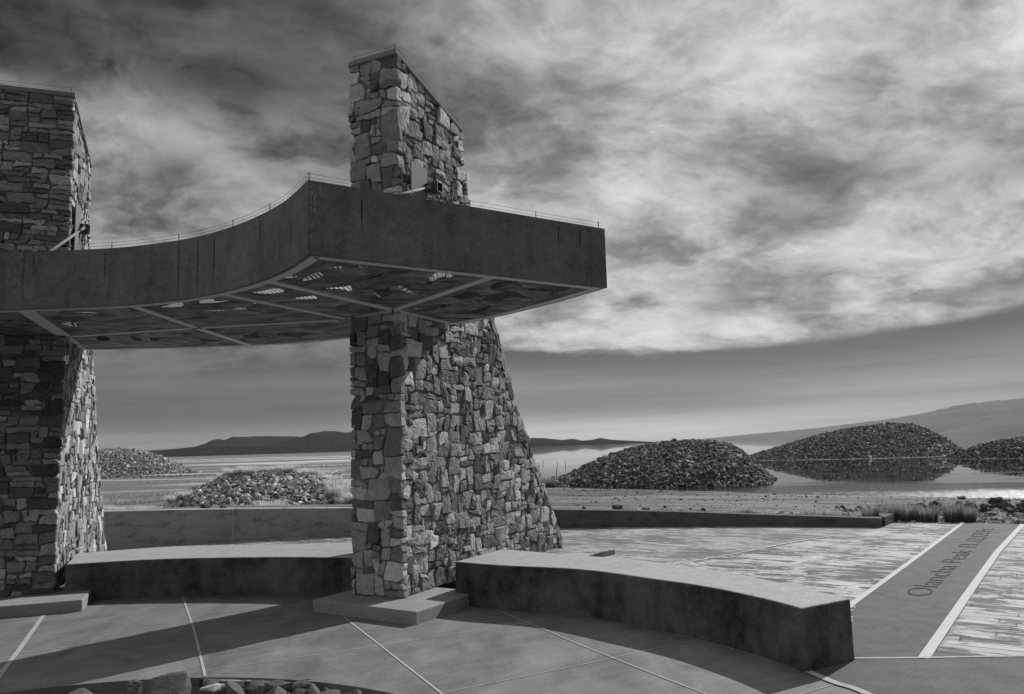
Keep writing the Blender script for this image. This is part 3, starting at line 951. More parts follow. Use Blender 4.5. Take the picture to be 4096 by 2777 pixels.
def bar(a, c, w, dz):
    a, c = Vector(a), Vector(c); t_ = (c - a).normalized(); n_ = Vector((-t_.y, t_.x)) * w / 2
    a, c = a + t_ * .06, c - t_ * .06
    fr.prism([tuple(a + n_), tuple(a - n_), tuple(c - n_), tuple(c + n_)], ZS - .004 - dz, ZS + .048 - dz)


for q in ((Nd, N1, .085, .000), (Ne, N1, .085, .0022), (Nc, N2, .075, .0011), (Nb, F6m, .085, .0015), (F6m, F4e, .085, .0018), (Na, F6l, .14, .0012), (F6l, F5e, .11, .0025), (F6l, F6m, .07, .003), (F6m, (-1.85, 8.66), .07, .0008),
          ((-6.6, 9.0), F6l, .06, .0007), (N2, N1, .06, .0031), (N1, N3, .06, .0034), ((-7.3, 7.3), (-7.1, 10.0), .08, .0027)): bar(*q)
adopt(can, fr.build('soffit_frame', 'white_frame'))
HOLES = [
 [(-1.46, 6.21), (-1.34, 6.13), (-1.3, 6.22)],
 [(-1.19, 6.02), (-1.11, 6.02), (-1.07, 6.11), (-1.07, 6.22), (-1.12, 6.34), (-1.16, 6.3), (-1.2, 6.15), (-1.26, 6.13)],
 [(-1.77, 6.66), (-1.66, 6.44), (-1.55, 6.32), (-1.54, 6.44), (-1.62, 6.57)],
 [(-1.89, 6.54), (-1.83, 6.44), (-1.77, 6.44), (-1.76, 6.5)],
 [(-1.7, 6.96), (-1.53, 6.93), (-1.42, 6.89), (-1.29, 6.72), (-1.16, 6.56), (-1.07, 6.49), (-1.12, 6.62), (-1.24, 6.76), (-1.32, 6.96), (-1.46, 7.14), (-1.48, 7.02)],
 [(-.73, 6.86), (-.69, 6.63), (-.6, 6.47), (-.52, 6.48), (-.48, 6.61), (-.53, 6.75), (-.57, 6.64), (-.64, 6.74), (-.67, 6.89)],
 [(-1.05, 7.0), (-.98, 6.99), (-.95, 7.16), (-.88, 7.42), (-.96, 7.31), (-1.02, 7.18), (-1.09, 7.17), (-1.15, 7.44), (-1.21, 7.43), (-1.23, 7.15), (-1.15, 7.05)],
 [(-.18, 7.19), (-.11, 6.95), (-.02, 6.88), (.04, 6.88), (.08, 7.06), (.08, 7.14), (-.01, 7.01), (-.08, 7.15)],
 [(-.56, 7.53), (-.46, 7.42), (-.41, 7.3), (-.32, 7.38), (-.32, 7.54), (-.41, 7.62), (-.5, 7.61)],
 [(-.25, 7.71), (-.14, 7.47), (.04, 7.4), (.08, 7.57), (.22, 7.79), (.05, 7.69), (-.06, 7.68), (-.07, 7.84), (-.15, 7.83)],
 [(.16, 7.27), (.28, 7.23), (.42, 7.22), (.44, 7.16), (.52, 7.18), (.54, 7.28), (.49, 7.41), (.36, 7.55), (.41, 7.4)],
 [(-.63, 8.5), (-.45, 8.41), (-.35, 8.27), (-.23, 8.07), (-.27, 8.32), (-.37, 8.51), (-.5, 8.57)],
 [(-.97, 8.13), (-.88, 8.05), (-.75, 7.91), (-.61, 8.0), (-.69, 8.14), (-.8, 8.19)],
 [(-2.04, 7.43), (-1.97, 7.34), (-1.81, 7.3), (-1.85, 7.39), (-1.83, 7.46), (-1.94, 7.47)],
 [(-1.75, 7.89), (-1.67, 7.83), (-1.62, 7.94), (-1.7, 8.12), (-1.76, 8.11)],
 [(-2.34, 7.07), (-2.24, 7.03), (-2.08, 6.91), (-2.04, 7.03), (-2.11, 7.13), (-2.23, 7.15)],
 [(-3.38, 7.6), (-3.31, 7.56), (-3.21, 7.46), (-3.12, 7.42), (-3.22, 7.67), (-3.36, 7.68)],
 [(-2.91, 7.37), (-2.86, 7.34), (-2.77, 7.30), (-2.81, 7.43), (-2.64, 7.38), (-2.78, 7.5), (-2.92, 7.52), (-2.96, 7.51)],
 [(-2.52, 7.64), (-2.48, 7.56), (-2.46, 7.64)],
 [(-2.83, 7.91), (-2.67, 7.77), (-2.65, 7.92)],
 [(-3.4, 8.29), (-3.31, 8.23), (-3.21, 8.24), (-3.18, 8.33), (-3.32, 8.37)],
 [(-3.13, 7.92), (-2.95, 7.88), (-2.83, 7.96), (-3.01, 7.98)],
 [(-2.64, 8.17), (-2.46, 8.1), (-2.31, 8.15), (-2.46, 8.2)],
 [(-4.79, 8.37), (-4.69, 8.35), (-4.62, 8.39), (-4.77, 8.65), (-4.8, 8.59)],
 [(-4.46, 7.8), (-4.28, 7.78), (-4.19, 7.78), (-4.13, 7.94), (-4.24, 7.86)],
 [(-5.10, 9.66), (-4.94, 9.42), (-4.86, 9.41), (-4.94, 9.7), (-5.04, 9.71)],
 [(-4.57, 9.44), (-4.54, 9.5), (-4.55, 9.62), (-4.61, 9.84), (-4.69, 9.75)],
 [(-4.46, 9.63), (-4.39, 9.62), (-4.29, 9.67), (-4.45, 9.87), (-4.50, 9.85)],
 [(-3.95, 9.92), (-3.84, 9.86), (-3.78, 9.96), (-3.70, 10.1), (-3.87, 10.12)],
 [(-4.18, 9.36), (-3.97, 9.32), (-3.73, 9.29), (-3.99, 9.4)],
 [(-3.34, 9.7), (-3.2, 9.62), (-3.02, 9.44), (-3.13, 9.69), (-3.01, 9.83), (-3.25, 9.8)],
 [(-2.85, 9.59), (-2.68, 9.57), (-2.5, 9.55), (-2.45, 9.7), (-2.64, 9.8), (-2.65, 10.0), (-2.73, 9.83)],
 [(-2.25, 9.02), (-2.12, 8.94), (-1.97, 8.98), (-2.1, 9.08)],
]


def arc_between(a, c):
    """piece of the front arc between two plan points (a left of c)"""
    mid = [p for p in fi_front if a[0] < p[0] < c[0]]
    return mid


fi_front = offset_poly(outline, .09)[-(len(front_arc) - 1):]
cells = [
    arc_between(Nd, (-1.4, 0)) + [(-1.44, 5.80), (-.14, 6.64), N1, Nd],
    [(-.10, 6.66), (.80, 7.28), (.36, 7.98), (-.24, 8.73), N3, N1],
    [Nc] + arc_between(Nc, Nd) + [Nd, N1, N2],
    [Nb] + arc_between(Nb, Nc) + [Nc, N2, F6m],
    [Na] + arc_between(Na, Nb) + [Nb, F6m, F6l],
    [F6l, F6m, F4e, (-4.35, 10.52), F5e],
    [F6m, N2, (-1.35, 9.62), (-2.16, 10.06), (-2.95, 10.40), F4e],
    [(-7.25, 7.38)] + arc_between((-7.25, 0), Na) + [Na, F6l, F5e, (-7.1, 9.95)],
]


def inside(p, poly):
    c_ = False; n = len(poly)
    for i in range(n):
        (x1, y1), (x2, y2) = poly[i], poly[(i + 1) % n]
        if (y1 > p[1]) != (y2 > p[1]) and p[0] < (x2 - x1) * (p[1] - y1) / (y2 - y1) + x1: c_ = not c_
    return c_


def smooth_loop(lp):
    out = []
    for i in range(len(lp)):
        a_, c_ = Vector(lp[i]), Vector(lp[(i + 1) % len(lp)])
        out += [tuple(a_.lerp(c_, .22)), tuple(a_.lerp(c_, .78))]
    return out


for cell in cells:
    holes = []
    for h_ in HOLES:
        c_ = sum((Vector(q) for q in h_), Vector((0, 0))) / len(h_)
        if inside(c_, cell):
            k = 1.22
            while k > .5 and not all(inside(tuple(c_ + (Vector(q) - c_) * (k + .15)), cell) for q in h_): k -= .08
            holes.append(smooth_loop([tuple(c_ + (Vector(q) - c_) * k) for q in h_]))
    adopt(can, fill_mesh('soffit_panel', [cell] + holes, ZS + .010, .008, 'soffit_steel'))
# open grating on top of the box
gr = MB()
xs = np.arange(-8.0, .85, .055)
for gx in xs:
    ys = []
    n = len(outline)
    for i in range(n):
        (x1, y1), (x2, y2) = outline[i], outline[(i + 1) % n]
        if (x1 - gx) * (x2 - gx) < 0: ys.append(y1 + (y2 - y1) * (gx - x1) / (x2 - x1))
    ys.sort()
    for a_, c_ in zip(ys[::2], ys[1::2]):
        if c_ - a_ > .1: gr.box((gx, (a_ + c_) / 2, 3.50), .008, c_ - a_ - .08, .020)
adopt(can, gr.build('top_grating', 'galvanised'))
# run marks on the fascia: dark streaks below the wire posts, pale salts at the corners


def fascia_mark(p, tdir, z_hi, z_lo, w_, mi, mb):
    t_ = Vector((tdir[0], tdir[1], 0)).normalized(); nrm = Vector((t_.y, -t_.x, 0))
    c_ = Vector((p[0], p[1], 0)) + nrm * .0035
    o = len(mb.v)
    for s_, zz, ww in ((0, z_hi, w_), (.35, z_hi + (z_lo - z_hi) * .4, w_ * 1.15), (.8, z_lo, w_ * .2)):
        mb.v += [tuple(c_ - t_ * ww / 2 + Vector((0, 0, zz))), tuple(c_ + t_ * ww / 2 + Vector((0, 0, zz)))]
    for k in (0, 2): mb.face_((o + k, o + k + 1, o + k + 3, o + k + 2), mi + 1)


mk = fa; rngm = random.Random(4)
for i, (px_, ln) in enumerate(((-3.12, .50), (-2.90, .55), (-2.62, .45), (-2.05, .25), (-3.85, .3), (-4.6, .2))):
    j = min(range(1, len(front_arc) - 1), key=lambda q: abs(front_arc[q][0] - px_)); a_, c_ = front_arc[j - 1], front_arc[j + 1]
    fascia_mark(front_arc[j], (c_[0] - a_[0], c_[1] - a_[1]), ZT - .03, ZT - .03 - ln, .007, 0, mk)
for s_, z1_, ln in ((.42, 3.53, .28), (1.28, 3.58, .22), (1.42, 3.44, .40), (2.30, 3.57, .25), (2.55, 3.55, .2)):
    q = Vector((-1.47, 5.68)).lerp(Vector((.90, 7.27)), s_ / 2.85)
    fascia_mark(q, (2.37, 1.59), z1_, z1_ - ln, .009, 0, mk)
for k in range(26):
    s_ = rngm.choice((.02, .03, .045, .06, .09)); z_ = ZT - .02 - abs(rngm.gauss(0, .12))
    q = Vector((-1.47, 5.68)).lerp(Vector((.90, 7.27)), s_ / 2.85)
    fascia_mark(q, (2.37, 1.59), z_, z_ - rngm.uniform(.01, .045), rngm.uniform(.003, .008), 1, mk)
for k in range(8):
    z_ = ZT - .02 - rngm.uniform(0, .4)
    q = Vector((-1.47, 5.68)).lerp(Vector((.90, 7.27)), 2.82 / 2.85 - rngm.uniform(0, .004))
    fascia_mark(q, (2.37, 1.59), z_, z_ - rngm.uniform(.01, .05), rngm.uniform(.003, .006), 1, mk)
for s_, z_ in ((.42, 3.53), (1.42, 3.45), (1.49, 3.47), (2.30, 3.57)):
    q = Vector((-1.47, 5.68)).lerp(Vector((.90, 7.27)), s_ / 2.85)
    fascia_mark(q, (2.37, 1.59), z_, z_ - .022, .009, 1, mk)
adopt(can, fa.build('fascia', ['rust_steel', 'run_stain', 'pale_run']))
# bird wire on slender posts along the fascia
wp = [p for p in front_arc[::1]]
wl = resample(front_arc, 60); wr = resample(right_edge, 20)
wi = MB()
for h_ in (.034, .064):
    wi.tube([(p[0], p[1] + .03, ZT + h_) for p in wl], .0016, 4)
    wi.tube([(p[0] - .03, p[1] + .03, ZT + h_) for p in wr], .0016, 4)
wire = wi.build('bird_wire', 'wire'); adopt(can, wire)
for px_ in (-7.0, -6.0, -5.3, -4.75, -3.86, -3.12, -2.48, -2.0, -1.49):
    j = min(range(len(wl)), key=lambda q: abs(wl[q][0] - px_))
    p_ = MB(); p_.tube([(wl[j][0], wl[j][1] + .03, ZT), (wl[j][0], wl[j][1] + .03, ZT + .072)], .0038, 5); p_.build('wire_post', 'wire', parent=wire)
for s_ in (.50, 1.42, 2.1, 2.82):
    q = Vector((-1.47, 5.68)).lerp(Vector((.90, 7.27)), s_ / 2.85)
    p_ = MB(); p_.tube([(q.x - .03, q.y + .03, ZT), (q.x - .03, q.y + .03, ZT + .072)], .0038, 5); p_.build('wire_post', 'wire', parent=wire)

# ------------------------------------------------------------------ low curved wall behind the terrace
wb = MB()
def wall_seg(a0, a1, n):
    A_ = [wall_pt(a0 + (a1 - a0) * k / n, WR) for k in range(n + 1)]
    B_ = [wall_pt(a0 + (a1 - a0) * k / n, WR + .30) for k in range(n + 1)]
    wb.band(A_, B_, -.3, 1, zt=lambda p: wall_h(p[0]))
g_ = .012 / WR
wall_seg(A_BEG, A_JNT - g_, 26); wall_seg(A_JNT + g_, A_END - .0, 40)
e0, e1 = wall_pt(A_END, WR + .305), wall_pt(A_END, WR)
rd = Vector((.60, .80)); sd = Vector((-.80, .60)) * .28
b0 = Vector(wall_pt(A_END, WR)) + rd * .30
wb.prism([tuple(Vector(e0) + Vector((.004, .003))), tuple(b0), tuple(b0 + rd * .75), tuple(b0 + rd * .75 + sd)], -.3, .155)
wl_o = wb.build('retaining_wall', 'wall_concrete', bevel=.012)
jm = MB(); jm.prism([wall_pt(A_JNT - g_, WR + .004), wall_pt(A_JNT + g_, WR + .004), wall_pt(A_JNT + g_, WR + .29), wall_pt(A_JNT - g_, WR + .29)], -.2, wall_h(-5.3) - .004)
root = empty('low_wall', (-.4, 15.9, 0), 'low curved concrete wall with a sealed joint behind the terrace, dropping towards the right', 'wall')
jo = jm.build('joint_seal', 'joint'); adopt(root, wl_o, jo)

def verge_h(x, y):
    r = math.hypot(x - WC[0], y - WC[1]) - (WR + .25)
    return wall_h(x) - .07 - max(0, r) * .055


V, F = [], []
NV, NR = 70, 10
for i in range(NV + 1):
    a = A_BEG + (A_END + .004 - A_BEG) * i / NV
    for j in range(NR + 1):
        x_, y_ = wall_pt(a, WR + .25 + 7.5 * (j / NR) ** 1.6)
        V.append((x_, y_, max(verge_h(x_, y_), ground_h(x_, y_) - .03) + (.015 * mnoise.noise(Vector((x_ * 2, y_ * 2, 0))) if j else 0)))
for i in range(NV):
    for j in range(NR): F.append((i * (NR + 1) + j, (i + 1) * (NR + 1) + j, (i + 1) * (NR + 1) + j + 1, i * (NR + 1) + j + 1))
tag(np_mesh('verge', V, F, 'lake_bed', smooth=True), kind='structure')

# ------------------------------------------------------------------ rocks
def hull_proto(rng, n=12, flat=.62):
    bm = bmesh.new()
    for _ in range(n):
        v = Vector((rng.gauss(0, 1), rng.gauss(0, 1), rng.gauss(0, 1))).normalized() * rng.uniform(.8, 1.0)
        bm.verts.new((v.x * .5, v.y * .5 * rng.uniform(.75, 1), v.z * .5 * flat))
    r = bmesh.ops.convex_hull(bm, input=bm.verts)
    bmesh.ops.delete(bm, geom=[g for g in r['geom_interior'] if isinstance(g, bmesh.types.BMVert)], context='VERTS')
    bmesh.ops.triangulate(bm, faces=bm.faces)
    bm.verts.index_update()
    V = np.array([v.co[:] for v in bm.verts]); F = np.array([[v.index for v in f.verts] for f in bm.faces])
    bm.free(); return V, F


rp = random.Random(5)
PROTO = [hull_proto(rp) for _ in range(20)]


def rot_np(rng, tilt=.6):
    e = Matrix.Rotation(rng.uniform(0, 6.28), 3, 'Z') @ Matrix.Rotation(rng.gauss(0, tilt), 3, 'X') @ Matrix.Rotation(rng.gauss(0, tilt), 3, 'Y')
    return np.array(e)


def rubble_mesh(name, items, mat, parent=None):
    """items: (position, size, tone, rotation) -> one mesh"""
    Vs, Fs, Ts, o = [], [], [], 0
    for i, (pos, size, tone, rm) in enumerate(items):
        V_, F_ = PROTO[i % len(PROTO)]
        Vs.append((V_ * size) @ rm.T + np.array(pos)); Fs.append(F_ + o); o += len(V_); Ts.append(np.full(len(F_), tone))
    return np_mesh(name, np.concatenate(Vs), np.concatenate(Fs), mat, np.concatenate(Ts), parent)


def mound(name, cx_depth, sky_pts, base, half, size, n, label, seed, tone=(.05, .16), skew=0.0, fall=0.0):
    """a rock heap: skyline (x, z) at depth cx_depth, flanks falling towards and away from the plaza"""
    rng = random.Random(seed)
    x0, x1 = sky_pts[0][0], sky_pts[-1][0]; zmax = max(p[1] for p in sky_pts)

    def h(x_, y_):
        s = interp(sky_pts, x_) if x0 <= x_ <= x1 else base - 1
        hw = half * max(.12, (max(0, s - base) / (zmax - base)) ** .7)
        t_ = (y_ - cx_depth - skew * (x_ - (x0 + x1) / 2)) / hw
        if abs(t_) >= 1: return base - .5
        return base + (s - base) * (1 - abs(t_) ** 1.5)
    nx, ny = 60, 34
    V, F = [], []
    for i in range(nx + 1):
        x_ = x0 + (x1 - x0) * i / nx
        for j in range(ny + 1):
            y_ = cx_depth + skew * (x_ - (x0 + x1) / 2) + half * (j / ny * 2 - 1)
            V.append((x_, y_, h(x_, y_) - size * .12))
    for i in range(nx):
        for j in range(ny): F.append((i * (ny + 1) + j, (i + 1) * (ny + 1) + j, (i + 1) * (ny + 1) + j + 1, i * (ny + 1) + j + 1))
    if fall:
        mb = MB(); xs_ = np.linspace(x0 + .1, x1 - .1, 60); Z_ = []
        for x_ in xs_:
            ys_ = np.linspace(cx_depth + skew * (x_ - (x0 + x1) / 2) - half, cx_depth + skew * (x_ - (x0 + x1) / 2), 80)
            yf = next((q for q in ys_ if h(x_, q) > -.8), ys_[-1])
            Z_.append((x_, yf - fall * (.6 + .8 * abs(mnoise.noise(Vector((x_ * .4, seed, 0)))))))
        mb.band(Z_, [(p[0], p[1] + 2.2) for p in Z_], -.9, -.785)
        tag(mb.build('ruffle_line', 'salt_ruffle'), kind='structure')  # stands in for bright wind-ruffled water, painted as a pale strip
    items = []
    tries = 0
    while len(items) < n and tries < n * 8:
        tries += 1
        x_ = rng.uniform(x0, x1); y_ = cx_depth + skew * (x_ - (x0 + x1) / 2) + rng.uniform(-1, .55) * half
        z_ = h(x_, y_)
        if z_ < base - .05: continue
        s_ = size * math.exp(rng.gauss(-.03, .38))
        r_ = rng.random()
        tn = rng.uniform(*tone) if r_ < .86 else rng.uniform(tone[1], tone[1] * 2.2)
        items.append(((x_, y_, z_ + s_ * .05), s_, tn, rot_np(rng)))
    root = empty(name, (sum((x0, x1)) / 2, cx_depth, base), label, 'rock mound', 'rock mounds by the lake')
    core = np_mesh('heap_core', V, F, 'rubble', np.full(len(F), tone[0] * .5), smooth=True)
    rk = rubble_mesh('rubble', items, 'rubble'); adopt(root, core, rk)
    return h


h1 = mound('rock_mound', 49.5, [(.9, -.9), (1.5, -.70), (2.4, -.46), (3.45, -.11), (4.55, .42), (6.2, 1.02), (7.6, 1.38), (9.0, 1.56), (10.6, 1.66), (12.2, 1.58), (13.3, 1.30), (14.1, .72), (14.75, .02), (15.6, -.66), (15.9, -.9)],
           -.9, 6.5, .20, 9500, 'large dark rock mound at the lake shore just right of the middle pillar', 31, (.06, .20))
M2K = 98 / 91
h2 = mound('rock_mound', 98, [(x_ * M2K, 1.6 + (z_ - 1.6) * M2K if z_ > -.85 else -.9) for x_, z_ in [(24.4, -.9), (25.2, -.33), (27.5, .26), (30.5, 1.0), (34.6, 1.97), (38.6, 2.65), (41.7, 2.87), (43.8, 2.95), (45.7, 2.80), (46.6, 2.33), (48.0, 1.20), (49.4, .21), (50.9, -.42), (51.6, -.9)]],
           -.9, 13.0, .25, 15500, 'broad flat topped rock mound standing in the lake with its whole reflection', 32, (.06, .18), skew=.22, fall=.9)
h3 = mound('rock_mound', 78, [(41.0, -.9), (42.0, -.5), (43.6, -.08), (45.3, .41), (47.1, .79), (49.4, 1.01), (52.7, 1.26), (55.7, 1.30), (58.2, 1.01), (60.6, .01), (62.5, -.9)],
           -.9, 6.5, .235, 8500, 'rock mound in the lake cut off by the right edge of the photo', 33, (.05, .15), fall=.5)
h4 = mound('rock_mound', 105, [(-66, -.9), (-63.5, .3), (-60.5, 1.63), (-57, 2.5), (-54.1, 2.83), (-51.3, 2.80), (-48.4, 2.32), (-46, 1.5), (-44.3, .6), (-42.5, -.25), (-40.6, -.75), (-40, -.9)],
           -.85, 8.5, .25, 10000, 'far pale rock mound beside the left pillar with a sunlit right slope', 34, (.16, .40))
h5 = mound('rock_mound', 32.5, [(-14.6, -.75), (-13.7, -.35), (-13.0, .18), (-12.2, .55), (-11.5, .76), (-10.4, .86), (-9.2, .84), (-8.1, .68), (-7.2, .36), (-6.5, -.1), (-5.9, -.55), (-5.6, -.75)],
           -.75, 3.4, .175, 3800, 'near rock mound with dry grass over its top behind the low wall', 35, (.17, .48))

rng = random.Random(77)


def boulder(name, pos, size, tone, label, cat, group, seed, sub=2, flat=.8, mat='rock'):
    """an angular boulder: a hull with broken facets and worn edges"""
    r_ = random.Random(seed)
    V_, F_ = hull_proto(r_, 18, flat)
    bm = bmesh.new(); vs = [bm.verts.new(tuple(v * size)) for v in V_]
    for f in F_: bm.faces.new([vs[k] for k in f])
    if sub:
        bmesh.ops.bevel(bm, geom=list(bm.edges), offset=size * .018, segments=1, affect='EDGES', profile=.5)
        bmesh.ops.triangulate(bm, faces=bm.faces)
        bmesh.ops.subdivide_edges(bm, edges=[e for e in bm.edges if e.calc_length() > size * .10], cuts=1, use_grid_fill=True)
        bmesh.ops.triangulate(bm, faces=bm.faces)
        for v in bm.verts:
            n_ = mnoise.fractal(v.co * (5 / size) + Vector((seed, 0, 0)), 1.0, 2.0, 3)
            v.co += v.co.normalized() * n_ * size * .03
    rm = Matrix.Rotation(r_.uniform(0, 6.28), 3, 'Z') @ Matrix.Rotation(r_.gauss(0, .3), 3, 'X')
    for v in bm.verts: v.co = rm @ v.co
    me = bpy.data.meshes.new(name); bm.to_mesh(me); bm.free()
    a = me.attributes.new('tone', 'FLOAT', 'FACE'); a.data.foreach_set('value', [tone] * len(me.polygons))
    me.materials.append(M[mat])
    o = bpy.data.objects.new(name, me); o.location = pos; col.objects.link(o)
    return tag(o, label, cat, group)


# the sunken round pit: dark lining, gravel bed, boulders heaped against its far side
t = MB(); n = 96
inner = [(PIT_C[0] + (PIT_R - .002) * math.cos(k * 2 * math.pi / n), PIT_C[1] + (PIT_R - .002) * math.sin(k * 2 * math.pi / n)) for k in range(n + 1)]
outer = [(PIT_C[0] + (PIT_R + .06) * math.cos(k * 2 * math.pi / n), PIT_C[1] + (PIT_R + .06) * math.sin(k * 2 * math.pi / n)) for k in range(n + 1)]
t.band(inner, outer, -.6, -.062); t.prism(inner[:-1], -.62, -.42)
tag(t.build('pit_lining', 'mortar'), kind='structure')
PR = [(-3.02, 5.62, .27, 'wide low boulder left of the biggest one in the pit'), (-2.72, 5.72, .13, 'small boulder leaning on the left of the biggest pit boulder'), (-2.72, 5.52, .20, 'low rounded boulder in front and left of the biggest pit boulder'),
      (-2.43, 5.60, .31, 'biggest boulder in the pit, its peak rising above the rim'), (-2.20, 5.84, .12, 'small flat slab against the pit lining right of the biggest boulder'), (-2.14, 5.64, .17, 'pale sunlit flat slab in the pit'),
      (-1.96, 5.60, .19, 'dark rounded boulder right of the pale slab'), (-1.86, 5.72, .14, 'upright wedge boulder behind the dark rounded one'), (-1.68, 5.56, .27, 'broad dark boulder right of the middle of the pit'),
      (-1.72, 5.80, .13, 'thin slab lying along the pit rim'), (-1.52, 5.72, .12, 'small flat stone between two boulders in the pit'), (-1.48, 5.52, .15, 'low boulder right of the broad dark one'),
      (-1.42, 5.76, .18, 'flat topped boulder under the rim at the right of the pit'), (-1.30, 5.66, .12, 'wedge of rock right of the flat topped boulder'), (-1.30, 5.47, .18, 'rough boulder low at the right of the pit'),
      (-1.12, 5.55, .17, 'tall rough boulder near the right end of the pit'), (-.90, 5.32, .11, 'small pitted boulder standing alone at the right end of the pit'), (-3.30, 5.50, .20, 'half hidden boulder at the left of the pit'), (-3.6, 5.35, .22, 'boulder farthest to the left in the pit')]
for i, (x_, y_, s_, lab) in enumerate(PR):
    top = {3: .085, 1: .02, 0: .015}.get(i, -.01)
    flat = .35 if 'slab' in lab or 'flat stone' in lab else .8
    s_ *= 1.4; zc_ = max(top, .0) + .03 - s_ * flat * .42
    boulder('boulder', (x_, min(y_ + .10, PIT_C[1] + math.sqrt(PIT_R ** 2 - (x_ - PIT_C[0]) ** 2) - .06 - s_ * .5), zc_), s_, .50 if i == 5 else rng.uniform(.08, .15), lab, 'boulder', 'boulders in the round pit', 100 + i, flat=flat)
items = []
for k in range(1500):
    a = rng.uniform(0, 6.283); q = PIT_R * math.sqrt(rng.random()) * .97
    x_, y_ = PIT_C[0] + q * math.cos(a), PIT_C[1] + q * math.sin(a)
    s_ = rng.uniform(.10, .24); items.append(((x_, y_, -.21 + rng.uniform(-.06, .05)), s_, rng.uniform(.05, .10), rot_np(rng)))
tag(rubble_mesh('pit_rubble', items, 'rock'), 'bed of broken dark rubble under the boulders in the round pit', 'rubble', kind='stuff')

# riprap of dark boulders at the lake edge beyond the walkway
k = 0
lab = 'dark angular boulder in the riprap bank beyond the end of the lettered walkway'
for row, (n_, z_, off) in enumerate(((46, -.02, -.25), (46, .06, .1), (42, .16, .4), (34, .24, .65))):
    for i in range(n_):
        t_ = (i + rng.uniform(-.3, .3)) / n_
        if row == 3 and t_ < .42: continue
        if row == 2 and t_ < .22: continue
        x_ = 8.0 + t_ * 6.6; y_ = 19.6 - t_ * 3.6 + off + rng.uniform(-.18, .18)
        s_ = rng.uniform(.22, .42) * (.72 + .5 * t_)
        boulder('boulder', (x_, y_, ground_h(x_, y_) + z_ * (.8 + .5 * t_) + s_ * .12), s_, rng.uniform(.035, .09), lab, 'boulder', 'riprap boulders by the lake', 400 + k, sub=0, flat=.7, mat='rubble'); k += 1
# gravel verge around the right end of the wall
items = []
for k in range(5200):
    t_ = rng.random(); x_ = 2.2 + 13 * rng.random()
    yl = interp([(2, 16.1), (4.5, 15.5), (6.7, 14.9), (7.1, 15.2), (8.1, 14.82), (8.85, 14.2), (12, 11.85), (16, 8.8)], x_)
    y_ = yl + .03 + abs(rng.gauss(0, 1.4)) * (1.0 if x_ > 6.8 else .75)
    if y_ < yl + .30 and x_ < 6.8: continue
    s_ = math.exp(rng.gauss(math.log(.062), .38)); items.append(((x_, y_, (-.05 if x_ > 6.6 else max(ground_h(x_, y_), verge_h(x_, y_))) + .01 + s_ * .2), s_, rng.uniform(.10, .34) if rng.random() < .85 else rng.uniform(.35, .5), rot_np(rng, .3)))
tag(rubble_mesh('gravel', items, 'rubble'), 'verge of pale gravel between the terrace and the riprap', 'gravel', kind='stuff')
items = []
for k in range(3800):
    x_ = rng.uniform(.8, 20); y_ = rng.uniform(17.5, 44)
    if 1.18 * x_ + y_ > 51 or mnoise.noise(Vector((x_ * .35, y_ * .35, 9))) < rng.uniform(-.5, .35): continue
    s_ = math.exp(rng.gauss(math.log(.05), .5)); items.append(((x_, y_, ground_h(x_, y_) + s_ * .1), s_, rng.uniform(.05, .30), rot_np(rng, .3)))
tag(rubble_mesh('scattered_stones', items, 'rubble'), 'small stones and clods scattered over the sand before the lake', 'stones', kind='stuff')
# low rubble spread in front of the far left mound
items = []
for k in range(620):
    u__ = rng.random(); x_ = -52 + 22 * u__; y_ = 88 + rng.gauss(0, 1.3) + .15 * (x_ + 40)
    if rng.random() < u__ * .75: continue
    s_ = rng.uniform(.25, .6) * (1.15 - .6 * u__); items.append(((x_, y_, ground_h(x_, y_) + s_ * .15 + (.5 * rng.random() if u__ < .5 else 0)), s_, rng.uniform(.10, .34), rot_np(rng)))
tag(rubble_mesh('rubble_strip', items, 'rubble'), 'low strip of loose rubble in front of the far pale mound', 'rubble', kind='stuff')
for (x_, y_, s_, lab) in ((2.15, 17.4, .34, 'pointed dark rock standing behind the low wall right of the middle pillar'), (2.75, 17.2, .24, 'low rounded rock behind the wall right of the pointed rock'), (3.9, 17.0, .24, 'small rock at the start of the gravel behind the wall'),
                          (1.42, 17.3, .2, 'small dark stone behind the wall close to the middle pillar'), (-6.55, 16.9, .34, 'dark stone peeping over the wall in front of the grassy mound'), (-6.15, 16.9, .24, 'smaller stone right of the dark stone on the wall')):
    z_ = verge_h(x_, y_)
    boulder('rock', (x_, y_, z_ + s_ * .2), s_, .09, lab, 'rock', 'single rocks behind the low wall', int(x_ * 100) + 900, sub=1)


